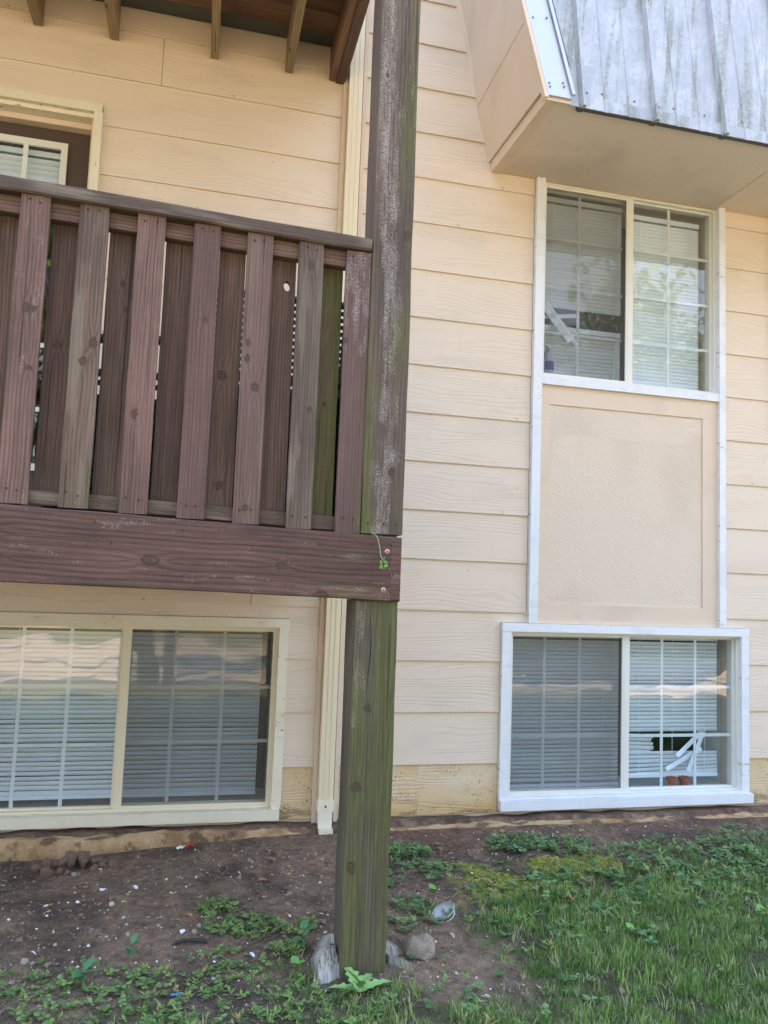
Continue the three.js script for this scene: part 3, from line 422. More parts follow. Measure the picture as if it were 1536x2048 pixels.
// ---------------------------------------------------------------- downspout beside the balcony
{
  const d = group('downspout', null, [.655, -.03, .02]); tag(d, 'cream rectangular downspout running down the siding behind the balcony post', 'downspout');
  mesh('pipe', merge([bx(-.034, .036, .135, TOP, 0, .055), bx(-.012, -.006, .135, TOP - .01, .055, .058), bx(.012, .018, .135, TOP - .01, .055, .058)]), gutterMat, d);
  mesh('strap', bx(-.038, .04, .1, .152, -.002, .061), warmTrimMat, d); mesh('boot', merge([bx(-.033, .033, -.01, .0995, 0, .06), bx(-.033, .033, -.01, .03, .06, .1)]), warmTrimMat, d);
  mesh('screw', new THREE.SphereGeometry(.005, 8, 6).translate(0, .125, .062), nailMat, d); for (const y of [1.6, 2.9]) mesh('strap', bx(-.04, .042, y, y + .02, -.0025, .0605), gutterMat, d);
}

// ---------------------------------------------------------------- timber balcony
{
  const b = group('timber_balcony'); tag(b, 'two-storey brown stained timber balcony with shadowbox railing and square corner post', 'balcony');
  const sl = -.033;   // the deck edge sags to the right
  // front boards (x0, x1, top y, bottom y, row)
  const fr = [[-.74, -.657, 2.3, 1.356, 0], [-.574, -.491, 2.284, 1.353, 1], [-.407, -.324, 2.278, 1.349, 2], [-.239, -.156, 2.269, 1.342, 3], [-.071, .012, 2.262, 1.336, 4], [.095, .176, 2.257, 1.329, 5], [.26, .34, 2.251, 1.322, 6], [.416, .497, 2.242, 1.3175, 7], [-.906, -.823, 2.306, 1.362, 3], [-1.072, -.989, 2.31, 1.366, 4], [-1.238, -1.155, 2.316, 1.372, 5]];
  const nail = new THREE.CylinderGeometry(.0028, .0028, .004, 8).rotateX(Math.PI / 2);
  fr.forEach(([a, c, t, o, row], i) => {
    const w = c - a, g = upright(plank(t - o, w, .019, { ou: 0, ov: rowV(row), seed: i + 20, seg: 12, ch: .002 }), (a + c) / 2, o, 1.3905); const m = mesh('baluster', g, boardMat, b); m.rotation.z = 0;
    if (i < 8) for (const [f, yy] of [[.3, t - .02], [.7, t - .023], [.28, o + .043], [.68, o + .04]]) { const n = mesh('nail', nail, nailMat, m); n.position.set(a + w * f + rr(-.006, .006), yy + rr(-.005, .005), 1.4005); }
  });
  const backs = []; for (let i = 0; i < 7; i++) { const l = i === 0 ? fr[0] : fr[i], r = fr[i + 1]; backs.push([l[1] + .001, r[0] - .001, mix(l[2], r[2], .5) - .062, mix(l[3], r[3], .5) + .03]); }
  [[-.657, -.575], [-.49, -.408], [-.323, -.24], [-.155, -.072], [.0125, .0945], [.177, .2595], [.341, .4155], [-.823, -.741], [-.989, -.907]].forEach(([a, c], i) => {
    const yc = 1.331 - sl * 0 + (-.033) * ((a + c) / 2), t = 2.262 + sl * (a + c) / 2 - .03, o = yc + .02;
    if (i === 5) { // the board with a knot hole: an outline with a hole in it
      const s = new THREE.Shape([[a, o], [c, o], [c, t], [a, t]].map(p => new THREE.Vector2(...p))); const h = new THREE.Path(); h.absellipse(.2315, 2.118, .0105, .0165, 0, Math.PI * 2, true, .15); s.holes.push(h);
      const g = new THREE.ExtrudeGeometry(s, { depth: .018, bevelEnabled: false, curveSegments: 18 }); g.translate(0, 0, 1.3245); const p = g.attributes.position, uv = g.attributes.uv; for (let k = 0; k < p.count; k++) uv.setXY(k, p.getY(k) - o, rowV(13) + c - p.getX(k)); const m = mesh('back_board', g, boardMat, b); m.userData = { label: 'back board with an oval knot hole' }; return;
    }
    mesh('back_board', upright(plank(t - o, c - a, .018, { ov: rowV(8 + (i % 8)), seed: i + 60, seg: 10, ch: .002 }), (a + c) / 2, o, 1.3335), boardMat, b);
  });
  // rails: cap, upper, lower, following the sag
  const along = (x0, x1, y, h, z0, z1, row, mat = boardMat, opt = {}) => { const len = x1 - x0; const parts = plank(len, h, z1 - z0, { ov: rowV(row), seed: row + 100, seg: 14, ...opt }); const t = parts; t.rotateZ(Math.atan(sl)); t.translate(x0, y + sl * x0, (z0 + z1) / 2); return t; };
  mesh('cap_rail', along(-1.3, .497, 2.283, .044, 1.3185, 1.414, 15, boardMat, { ch: .005, wob: .002 }), boardMat, b);
  mesh('top_rail', along(-1.3, .4975, 2.233, .052, 1.3435, 1.3805, 8), boardMat, b);
  mesh('bottom_rail', along(-1.3, .4975, 1.361, .044, 1.3435, 1.3805, 15), boardMat, b);
  // rim beam: corners as measured
  {
    const g = plank(2.232, .205, .038, { ch: .004, seg: 24, wob: .0015, ou: -.0, ov: .02, seed: 7 }); const p = g.attributes.position, uv = g.attributes.uv;
    for (let i = 0; i < p.count; i++) { const s = p.getX(i) / 2.232, x = -1.6 + p.getX(i); const top = 1.331 - .0335 * x, bot = 1.118 - .0187 * x; const v = (p.getY(i) + .1025) / .205; p.setXYZ(i, x, mix(bot, top, v), p.getZ(i) + 1.391); }
    g.computeVertexNormals(); mesh('rim_beam', g, beamMat, b);
    const cap = new THREE.SphereGeometry(.0085, 14, 8, 0, Math.PI * 2, 0, Math.PI / 2).rotateX(Math.PI / 2).scale(1, 1, .6); for (const [x, y] of [[.585, 1.264], [.577, 1.142]]) { const c = mesh('bolt_cap', cap, copperMat, b); c.position.set(x, y, 1.4105); const q = mesh('bolt_pin', new THREE.CylinderGeometry(.0022, .0022, .002, 8).rotateX(Math.PI / 2), nailMat, c); q.position.set(0, 0, .0052); }
    for (const [x, y] of [[.597, 1.285], [.607, 1.19], [.6, 1.135], [.535, 1.285], [-.05, 1.3], [-.3, 1.31], [-.25, 1.25]]) { const n = mesh('nail', nail, nailMat, b); n.position.set(x, y, 1.4105); }
  }
  // corner post in two lengths, notched for the beam between them
  const post = (x0, x1, y0, y1, z1, m, len, seed, name, label) => { const g = upright(plank(y1 - y0, x1 - x0, x1 - x0, { ch: .0035, seg: 26, wob: .0022, seed }), (x0 + x1) / 2, y0, z1 - (x1 - x0) / 2); const p = g.attributes.position, n = g.attributes.normal, uv = g.attributes.uv; const w = x1 - x0; for (let i = 0; i < p.count; i++) { let u; const X = p.getX(i) - x0, Z = z1 - p.getZ(i), nx = n.getX(i), nz = n.getZ(i); if (nz > .5) u = .21 + X * .14 / w; else if (nx < -.5) u = .21 - Z * .14 / w; else if (nx > .5) u = .35 + Z * .14 / w; else u = .02 + X; uv.setXY(i, u / .56, (p.getY(i) - y0) / len); } const o = mesh(name, g, m, b); o.userData = { label }; return o; };
  post(.499, .636, 1.3195, 4.12, 1.4, postMat, 2.8, 3, 'corner_post', 'brown upper post flecked with lichen'); const lp = post(.4905, .6315, -.09, 1.1055, 1.399, lowPostMat, 1.2, 4, 'corner_post', 'lower post green with algae');
  post(.505, .625, 1.106, 1.319, 1.371, postMat, 2.8, 9, 'post_tenon', 'post core behind the beam');
  for (const x of [.52, .572, .612]) { const n = mesh('nail', nail, nailMat, b); n.position.set(x, 1.352, 1.4015); }
  // lower deck: joists and boards
  for (let i = 0; i < 6; i++) { const x = -1.5 + i * .4; mesh('joist', bx(x - .019, x + .019, 1.16, 1.318, .02, 1.3715, 0, i * .07), joistMat, b); }
  for (let i = 0; i < 9; i++) { const z = .03 + i * .146; mesh('deck_board', bx(-1.6, i < 8 ? .62 : .48, 1.319, 1.345, z, z + .14, i * .3, i * .05), deckMat, b); }
  // upper deck seen from below
  for (const [x, w] of [[-.89, .042], [-.543, .04], [-.063, .04], [.312, .038], [.5385, .032]]) { const g = bx(x - w / 2, x + w / 2, 3.76, 3.944, .014, 1.3615, 0, 0); const p = g.attributes.position, uv = g.attributes.uv; for (let i = 0; i < p.count; i++) uv.setXY(i, p.getZ(i) + x, p.getY(i) + p.getX(i)); const o = mesh('joist', g, x > .5 ? deckMat : joistMat, b); }
  { const g = bx(.5575, .604, 3.752, 4.0, .014, 1.3615, 0, 0), p = g.attributes.position, uv = g.attributes.uv; for (let i = 0; i < p.count; i++) uv.setXY(i, p.getZ(i), p.getY(i) + p.getX(i)); mesh('end_joist', g, boardMat, b); }
  for (let i = 0; i < 3; i++) { const x = -1.3 - i * .4; mesh('joist', bx(x - .02, x + .02, 3.76, 3.944, .014, 1.3615), joistMat, b); }
  mesh('ledger_strip', bx(-2.5, .557, 3.9445, 3.975, .012, .108), palMat('grey_board', 0x5a5c58, { roughness: .9 }), b);
  for (let i = 0; i < 9; i++) { const z = .112 + i * .146; mesh('deck_board', bx(-2.5, .556, 3.9445 + (i % 2) * .0015, 3.972, z, z + .141, i * .77, i * .131), deckMat, b); }
  mesh('rim_beam', bx(-2.5, .632, 3.74, 3.944, 1.3625, 1.3995), beamMat, b);
  for (let i = 0; i < 15; i++) { const x = .45 - i * .166; mesh('baluster', upright(plank(.95, .083, .019, { ov: rowV(i % 8), seg: 4, seed: i }), x, 3.98, 1.3905), boardMat, b); }
  mesh('cap_rail', bx(-2.5, .497, 4.931, 4.97, 1.31, 1.41), boardMat, b);
}

// ---------------------------------------------------------------- patio chairs behind the railing
function chair(label) {
  const c = group('patio_chair'); tag(c, label, 'chair', 'black patio chairs on the balcony'); const w = .25, pieces = [];
  for (const s of [-1, 1]) { mesh('leg', bar([s * w, 0, .24], [s * w, .64, .2], .012), blackMat, c); mesh('leg', tube([[s * w, 0, -.26], [s * w, .42, -.2], [s * w, .84, -.3]], .012, 14), blackMat, c); mesh('armrest', tube([[s * w, .64, .22], [s * (w + .01), .66, 0], [s * w, .6, -.23]], .017, 12), blackMat, c); }
  for (let i = 0; i < 11; i++) mesh('seat_strap', bx(-w, w, .415, .42, -.2 + i * .04, -.175 + i * .04), blackMat, c);
  for (let i = 0; i < 16; i++) { const y = .46 + i * .0245, z = -.205 - .095 * (y - .42) / .42; mesh('back_strap', bx(-w, w, y, y + .016, z - .002, z + .002), blackMat, c); }
  for (const x of [-.16, -.08, 0, .08, .16]) mesh('back_wire', bar([x, .44, -.207], [x, .85, -.301], .004), blackMat, c);
  mesh('top_bar', bar([-w, .84, -.3], [w, .84, -.3], .014), blackMat, c); return c;
}
{ const a = chair('black strapped patio chair with its back to the railing beside the corner post'); a.position.set(.24, 1.346, .74); a.rotation.y = Math.PI; const c = chair('black strapped patio chair turned sideways before the balcony door'); c.position.set(-.3, 1.346, .72); c.rotation.y = Math.PI / 2 + .15; 
  const crate = (x0, x1, h, z0, z1, label) => { const c = group('storage_crate', null, [x0, 1.346, z0]); tag(c, label, 'crate', 'black crates on the balcony'); const w = x1 - x0, d = z1 - z0; mesh('base', bx(0, w, 0, .012, 0, d), blackMat, c); for (let y = .02, k = 0; y < h - .02; y += .03, k++) { mesh('slat', bx(0, w, y, y + .019, d - .008, d), blackMat, c); mesh('slat', bx(0, w, y, y + .019, 0, .008), blackMat, c); mesh('slat', bx(0, .008, y, y + .019, .0085, d - .0085), blackMat, c); mesh('slat', bx(w - .008, w, y, y + .019, .0085, d - .0085), blackMat, c); } for (const x of [.01, w - .03]) for (const z of [.01, d - .03]) mesh('corner_post', bx(x, x + .02, .012, h, z, z + .02), blackMat, c); mesh('rim', merge([bx(-.005, w + .005, h, h + .014, d - .012, d + .005), bx(-.005, w + .005, h, h + .014, -.005, .012), bx(-.005, .012, h, h + .014, .0125, d - .0125), bx(w - .012, w + .005, h, h + .014, .0125, d - .0125)]), blackMat, c); const dk = mesh('contents', bx(.03, w - .03, .0125, h - .04, .03, d - .03), MATS.navy_cloth || palMat('navy_cloth', 0x1a1c2a, { roughness: .95 }), c); };
  crate(-.47, -.03, .4, 1.08, 1.3, 'tall black slatted crate behind the railing before the door'); crate(.04, .46, .46, 1.08, 1.3, 'black slatted crate behind the railing beside the corner post');
  const bag = stone(.05, .04, .05, 77, 2, .4); const o = mesh('plastic_bag', bag, palMat('white_film', 0xd8d8dc, { roughness: .4 })); o.position.set(-.58, 1.395, 1.2); tag(o, 'crumpled white plastic bag on the balcony floor behind the railing', 'bag'); }

// ---------------------------------------------------------------- concrete kerb along the wall, footing, rock
{
  const nx = 260, prof = 7, pos = [], uv = [], idx = []; const x0 = -2.2, x1 = 4.2;
  for (let i = 0; i <= nx; i++) {
    const x = mix(x0, x1, i / nx); const gap = ss(.03, .0, Math.abs(x - .655) - .05) * .03; const zf = .105 + .02 * (noise(x * 4, 2) - .5) + .012 * (noise(x * 19, 5) - .5), w = .032 + .03 * noise(x * 3.3, 8) + .012 * noise(x * 21, 1), top = .004 + .012 * (noise(x * 3, 7) - .5) + .008 * (noise(x * 25, 3) - .5) - gap - .01 * ss(.7, .9, x), bot = gy(x, zf + .04) - .03;
    const P = [[zf - w, top - .05], [zf - w + .006, top - .004], [zf - w * .5, top + .002], [zf - .008, top - .003], [zf, top - .012], [zf + .008, (top + bot) / 2], [zf + .014, bot]];
    P.forEach(([z, y], k) => { const n = k > 0 && k < 6 ? .006 * (fbm(x * 40, k * 3.1, 2) - .5) : 0; pos.push(x, y + n, z + n); uv.push(x, k * .03); });
  }
  for (let i = 0; i < nx; i++) for (let k = 0; k < prof - 1; k++) { const a = i * prof + k; idx.push(a, a + 1, a + prof, a + 1, a + prof + 1, a + prof); }
  const g = new THREE.BufferGeometry(); g.setAttribute('position', new THREE.Float32BufferAttribute(pos, 3)); g.setAttribute('uv', new THREE.Float32BufferAttribute(uv, 2)); g.setIndex(idx); g.computeVertexNormals(); curbMat.side = THREE.DoubleSide;
  tag(mesh('concrete_kerb', g, curbMat), 'crumbling soil-stained concrete strip along the foot of the siding', 'kerb');
}
{
  // broken collar of concrete round the post foot: lumpy ring
  const pos = [], uv = [], idx = [], na = 72, np = 14;
  for (let i = 0; i <= na; i++) for (let k = 0; k <= np; k++) {
    const a = i / na * Math.PI * 2, f = k / np, ca = Math.cos(a), sa = Math.sin(a); const hN = fbm(ca * 1.6 + 5, sa * 1.6 + 5, 3);
    const ro = .158 + .016 * (fbm(ca * 2 + 9, sa * 2 + 2, 3) - .5) * 2, ri = .085; let h = .045 + .05 * ss(.3, .7, hN) + .03 * ss(-.2, -.9, ca) ; h *= .8 * (1 - .8 * ss(.25, .8, sa));
    const ang = f * Math.PI; const r = mix(ro, ri, ss(.05, .95, f)), y = Math.pow(Math.sin(ang * .5 + .0) , .45) * h * (f < .85 ? 1 : 1 - .5 * (f - .85) / .15); const n = 1 + .07 * (noise(ca * 7 + 20, sa * 7 + f * 6) - .5) * 2 ; const x = r * ca * n, z = r * sa * n;
    pos.push(x, y * (1 + .22 * (noise(ca * 5 + 40, sa * 5 + f * 2 + 7) - .5) + .1 * (noise(ca * 14 + 60, sa * 14 + f * 6) - .5)) - .03, z); uv.push(x + 1, z + y * 1.3 + 1);
  }
  for (let i = 0; i < na; i++) for (let k = 0; k < np; k++) { const a = i * (np + 1) + k; idx.push(a, a + 1, a + np + 1, a + 1, a + np + 2, a + np + 1); }
  const g = new THREE.BufferGeometry(); g.setAttribute('position', new THREE.Float32BufferAttribute(pos, 3)); g.setAttribute('uv', new THREE.Float32BufferAttribute(uv, 2)); g.setIndex(idx); g.computeVertexNormals(); concMat.side = THREE.DoubleSide;
  const o = mesh('concrete_footing', g, concMat); o.position.set(.57, gy(.57, 1.33), 1.325); tag(o, 'broken round concrete footing around the foot of the mossy post', 'footing');
  const r = mesh('rock', stone(.05, .04, .04, 15, 3, .3), palMat('brown_rock', 0x9c8c7c, { roughness: .95, bumpMap: rep(concTex.bump, 1, 1), bumpScale: .008 })); r.position.set(.765, gy(.765, 1.3) + .02, 1.3); tag(r, 'fist-sized brown rock beside the concrete footing', 'rock');
}
// ---------------------------------------------------------------- ground cover
const V3 = (x, y, z) => new THREE.Vector3(x, y, z);
const leafMat = (n, c) => { const m = new THREE.MeshPhysicalMaterial({ color: c, roughness: .95, transmission: .25, thickness: 0, side: THREE.DoubleSide }); m.name = n; return m; };
// a blade strip bending over
function blade(len, wid, bend, yaw, x = 0, z = 0, seg = 3) {
  const pos = [], idx = []; for (let k = 0; k <= seg; k++) { const s = k / seg, a = bend * s, y = len * (s - .3 * s * s * Math.abs(Math.sin(bend)) * .6), o = len * s * s * Math.sin(bend) * .8, w = wid * .5 * (1 - Math.pow(s, 1.6)) + .0002; const c = Math.cos(yaw), d = Math.sin(yaw); for (const e of [-1, 1]) pos.push(x + c * o - d * e * w, y, z + d * o + c * e * w); }
  for (let k = 0; k < seg; k++) { const a = k * 2; idx.push(a, a + 2, a + 1, a + 1, a + 2, a + 3); } const g = new THREE.BufferGeometry(); g.setAttribute('position', new THREE.Float32BufferAttribute(pos, 3)); g.setIndex(idx); g.computeVertexNormals(); return g.toNonIndexed();
}
const joinP = (l) => { const q = mergeGeometries(l.map(g => { const n = g.index ? g.toNonIndexed() : g; for (const k of Object.keys(n.attributes)) if (k !== 'position' && k !== 'normal') n.deleteAttribute(k); return n; })); return q; };
const frameTest = (x, z) => { const v = V3(x, gy(x, z), z).sub(camera.position).applyQuaternion(camera.quaternion.clone().invert()); return v.z < 0 && Math.abs(v.x / -v.z) < .56 && Math.abs(v.y / -v.z) < .74; };
camera.updateMatrixWorld();
function scatter(name, geo, mat, list, label, category, tint) {
  const im = shade(new THREE.InstancedMesh(geo, mat, list.length)), M = new THREE.Matrix4(), Q = new THREE.Quaternion(), E = new THREE.Euler(), C = new THREE.Color();
  list.forEach((p, i) => { E.set(p.rx || 0, p.ry || 0, p.rz || 0, 'YXZ'); Q.setFromEuler(E); M.compose(V3(p.x, p.y, p.z), Q, V3(p.s, p.sy ?? p.s, p.s)); im.setMatrixAt(i, M); const t = tint(p, i); im.setColorAt(i, C.setRGB(t[0], t[1], t[2])); });
  im.name = numbered(name); scene.add(im); tag(im, label, category, null, 'stuff'); return im;
}
const oval0 = (len, wid) => { const s = new THREE.Shape(); s.moveTo(0, 0); s.bezierCurveTo(wid * .7, len * .2, wid * .5, len * .75, 0, len); s.bezierCurveTo(-wid * .5, len * .75, -wid * .7, len * .2, 0, 0); return new THREE.ShapeGeometry(s, 2); };
const lin = (c) => c.map(v => Math.pow(v / 255, 2.2));
{
  // lawn grass: tufts of bending blades
  const q = rng(404), tufts = []; for (let t = 0; t < 3; t++) { const l = []; for (let i = 0; i < 8; i++) l.push(blade(.016 + q() * .026, .002 + q() * q() * .003, (q() - .45) * 2.0, q() * 6.28, (q() - .5) * .036, (q() - .5) * .036)); tufts.push(joinP(l)); }
  const lists = [[], [], []]; let n = 0;
  for (let i = 0; i < 140000 && n < 34000; i++) { const x = -1.7 + q() * 6.2, z = .22 + q() * 2.4; const l = lawn(x, z), cl = fbm(x * 7 + 1, z * 7, 3); const left = ss(.75, .35, x); let pr = l * (.25 + .9 * ss(.35, .6, cl)) * (1 - .5 * left) * (.25 + .75 * ss(.75, 1.15, z + .15 * (x - 1.2))); if (q() > pr) continue; if (Math.hypot(x - .56, z - 1.33) < .13) continue; lists[n % 3].push({ x, z, y: gy(x, z) - .004, s: (.5 + .75 * q()) * (.75 + .35 * l), ry: q() * 6.28, rx: (q() - .5) * .5, rz: (q() - .5) * .5 }); n++; }
  const gm = leafMat('grass_blade', 0xffffff);
  lists.forEach((l, k) => scatter('lawn_grass', tufts[k], gm, l, ['fine green lawn grass in front of the siding', 'pale bent grass blades mixed through the lawn', 'short dark grass tufts mixed through the lawn'][k], 'grass', (p) => { const d = noise(p.x * 9 + k * 5, p.z * 9); const c = R() < .1 ? [186, 180, 140] : mix3([66, 102, 40], [160, 184, 96], clamp(d * .35 + Math.pow(R(), 1.6) * .75)); return lin(c); }));
  // dead grass and straw lying flat
  const straw = []; const sg = joinP([blade(.1, .003, .5, 0, 0, 0, 3).rotateZ(-1.45), blade(.06, .0028, -.6, 1.4, .01, .01, 3).rotateZ(-1.4).rotateY(1.1)]);
  for (let i = 0; i < 14000; i++) { const x = -1.2 + q() * 4.4, z = .04 + q() * 1.9; const c = fbm(x * 4 + 50, z * 4, 3); if (q() > .15 + 1.2 * ss(.45, .7, c) + .5 * (z < .12)) continue; if (z > .07 && z < .15) continue; straw.push({ x, z, y: gy(x, z) + .003 + q() * .005, s: .2 + .8 * q() * q(), ry: q() * 6.28, rx: (q() - .5) * .3 }); }
  scatter('dead_straw', sg, leafMat('straw', 0xffffff), straw, 'dry brown straw and dead grass strewn over the soil', 'straw', () => lin(mix3([112, 100, 82], [206, 192, 164], R() * R())));
  // low broad-leaved ground cover: round leaves in patches
  const leaf = (() => { const l = []; for (let t = 0; t < 5; t++) { const g = new THREE.CircleGeometry(.0085 + q() * .004, 7); const p = g.attributes.position; for (let i = 1; i < p.count; i++) p.setZ(i, -.003 + .002 * Math.sin(i * 2)); g.rotateX(-Math.PI / 2 + (q() - .5) * .9); g.rotateZ((q() - .5) * .6); const a = q() * 6.28, r = .006 + q() * .02; g.translate(Math.cos(a) * r, .012 + q() * .018, Math.sin(a) * r); l.push(g.toNonIndexed()); } const g = joinP(l); g.computeVertexNormals(); return g; })();
  const patches = [[.97, .4, .07, 150, .9], [1.52, .37, .12, 130, .8], [1.72, .42, .1, 80, .8], [2.3, .62, .3, 150, .9], [2.75, .66, .35, 190, .95], [1.9, .8, .3, 110, .85], [1.2, .72, .22, 50, .7], [.92, .62, .14, 60, .7], [.8, 1.0, .14, 70, .8], [.14, .84, .06, 60, .6], [.22, 1.0, .1, 120, .6], [.36, 1.2, .05, 26, .7], [-.3, 1.44, .3, 150, .6], [.1, 1.54, .26, 190, .6], [.18, 1.26, .1, 50, .6], [-.5, 1.38, .2, 80, .6], [.5, 1.58, .12, 60, .6], [.42, 1.05, .06, 26, .6], [-.05, 1.62, .4, 160, .6], [1.3, 1.1, .3, 70, .8], [2.0, 1.2, .4, 80, .8], [1.0, 1.5, .25, 40, .8], [.75, .72, .08, 50, .6], [2.6, .95, .4, 130, .9], [1.55, .95, .25, 70, .8]];
  const ll = []; for (const [px, pz, r, n, s] of patches) for (let i = 0; i < n; i++) { const a = q() * 6.28, d = Math.sqrt(q()) * r * (1 + .6 * (noise(a * 1.5 + px * 9, pz) - .5)), x = px + Math.cos(a) * d * 1.4, z = pz + Math.sin(a) * d; if (z < .2 || Math.hypot(x - .56, z - 1.33) < .15) continue; ll.push({ x, z, y: gy(x, z) + q() * .012 - .004, s: s * (.55 + .8 * q()), ry: q() * 6.28, k: px }); }
  const narrow = (() => { const l = []; for (let t = 0; t < 7; t++) { const b = oval0(.016 + q() * .016, .006 + q() * .005); b.rotateX(-.5 - q() * .9); b.rotateY(q() * 6.28); b.translate((q() - .5) * .02, .004 + q() * .012, (q() - .5) * .02); l.push(b.toNonIndexed()); } const g = joinP(l); g.computeVertexNormals(); return g; })();
  const wt = (p) => R() < .07 ? lin([160, 146, 84]) : lin(mix3(p.k < .6 ? [84, 114, 54] : [70, 104, 52], p.k < .6 ? [140, 166, 84] : [134, 162, 90], R()));
  scatter('narrow_weeds', narrow, leafMat('narrow_leaf', 0xffffff), ll.filter((p, i) => i % 5 > 1).map(p => ({ ...p, s: p.s * 1.15 })), 'narrow-leaved weeds mingled among the round ones', 'weeds', wt); ll.splice(0, ll.length, ...ll.filter((p, i) => i % 5 <= 1));
  // leaf litter: flakes of dead leaf and bark
  const fg = (() => { const g = new THREE.CircleGeometry(.006, 5); const p = g.attributes.position; for (let i = 1; i < p.count; i++) { p.setX(i, p.getX(i) * (1.2 + .6 * Math.sin(i * 2.1))); p.setZ(i, .0015 * Math.sin(i * 1.7)); } g.rotateX(-1.4); g.computeVertexNormals(); return joinP([g]); })(), fl = [];
  for (let i = 0; i < 4200; i++) { const x = -1.1 + q() * 4.2, z = .13 + q() * 1.6; if (q() < lawn(x, z) * .8 || q() > .3 + 1.4 * ss(.42, .62, fbm(x * 5 + 90, z * 5, 3))) continue; fl.push({ x, z, y: gy(x, z) + .003, s: .3 + q() * q() * 1.3, ry: q() * 6.28, rx: (q() - .5) * .8, rz: (q() - .5) * .8 }); }
  scatter('leaf_litter', fg, leafMat('litter_flake', 0xffffff), fl, 'flakes of dead leaf and bark strewn over the bare soil', 'leaf litter', () => lin(R() < .25 ? [196, 178, 146] : mix3([84, 66, 52], [156, 126, 96], R())));
  scatter('low_weeds', leaf, leafMat('weed_leaf', 0xffffff), ll, 'low round-leaved weeds spreading in patches over the soil', 'weeds', (p) => lin(mix3(p.k < .6 ? [84, 114, 54] : [66, 102, 56], p.k < .6 ? [130, 160, 84] : [122, 156, 92], R())));
  // moss cushion
  const mg = new THREE.IcosahedronGeometry(.012, 0).scale(1, .45, 1); const ml = []; for (let i = 0; i < 4000; i++) { const x = 1.0 + q() * .95, z = .5 + q() * .45; const m = ss(.36, .54, fbm(x * 5 + 11, z * 5 + 2, 4)) * ss(1.0, 1.25, x) * ss(1.95, 1.7, x) * ss(.5, .6, z) * ss(.95, .85, z); if (q() > m) continue; ml.push({ x, z, y: gy(x, z) - .002, s: .5 + q(), ry: q() * 6 }); }
  scatter('moss', mg, palMat('moss_green', 0xffffff, { roughness: 1 }), ml, 'yellow-green moss on the damp soil near the white window', 'moss', () => lin(mix3([92, 98, 36], [140, 142, 62], R())));
  // fine grit
  const gg = stone(1, .7, .9, 12, 1, .3), gl = []; for (let i = 0; i < 5000; i++) { const x = -1.2 + q() * 4.4, z = .15 + q() * 1.6; if (q() < lawn(x, z)) continue; gl.push({ x, z, y: gy(x, z) + .0005, s: .0015 + .0045 * q() * q(), ry: q() * 6 }); }
  scatter('grit', gg, palMat('grit_stone', 0xffffff, { roughness: .95 }), gl, 'fine pale grit scattered in the bare soil', 'grit', () => lin(R() < .14 ? [232, 228, 220] : mix3([84, 72, 62], [186, 170, 150], R())));
}
{ // crumbs of soil and bark bits
  const q = rng(808), cg = stone(1, .6, .9, 33, 1, .4), l = []; for (let i = 0; i < 3600; i++) { const x = -1.1 + q() * 4.2, z = .14 + q() * 1.6; if (q() < lawn(x, z) * .9 || fbm(x * 6 + 70, z * 6, 3) < .42) continue; l.push({ x, z, y: gy(x, z), s: .003 + .008 * q() * q(), ry: q() * 6, rx: q() }); }
  scatter('soil_crumbs', cg, palMat('crumb_soil', 0xffffff, { roughness: 1 }), l, 'loose brown soil crumbs lying on the bare ground', 'soil', () => lin(mix3([92, 76, 64], [142, 122, 106], R())));
}
// countable stones
{
  const q = rng(58), geos = [0, 1, 2, 3, 4, 5].map(i => stone(1, .62, .85, 200 + i, 1, .32)), mats = [palMat('pale_stone', 0xa09280, { roughness: .95 }), palMat('grey_stone', 0x847a70, { roughness: .95 }), palMat('orange_stone', 0x8a6c58, { roughness: .95 }), palMat('white_stone', 0xbdb6aa, { roughness: .9 })];
  const lab = ['pale tan stone lying on the bare soil', 'grey stone lying on the bare soil', 'rusty orange stone lying on the bare soil', 'small whitish stone lying on the bare soil'];
  for (let i = 0; i < 95; i++) { const left = q() < .72; const x = left ? -.75 + q() * 1.25 : .72 + q() * 2.2, z = left ? .2 + q() * 1.15 : .18 + q() * .3; const k = [0, 0, 1, 1, 2, 3][Math.floor(q() * 6)], s = .004 + .011 * Math.pow(q(), 2.2); const m = mesh('stone', geos[i % 6], mats[k]); m.position.set(x, gy(x, z) + s * .08, z); m.scale.setScalar(s); m.rotation.set(q(), q() * 6, q()); tag(m, lab[k], 'stone', lab[k].replace(' lying', 's lying').replace('stones', 'stones')); }
  // heap of dug clods
  const cm = palMat('clod_soil', 0x705c4e, { roughness: 1 }); const h = group('soil_heap', null, [-.42, gy(-.42, .27), .27]); tag(h, 'heap of dug brown clods beside the concrete strip', 'soil heap');
  for (let i = 0; i < 26; i++) { const a = q() * 6.28, r = Math.sqrt(q()) * .13; const m = mesh('clod', geos[i % 6], cm, h); m.position.set(Math.cos(a) * r * 1.5, .012 + .04 * Math.max(0, 1 - r / .11), Math.sin(a) * r * .6); m.scale.setScalar(.014 + .02 * q()); m.rotation.set(q() * 3, q() * 6, q() * 3); }
}
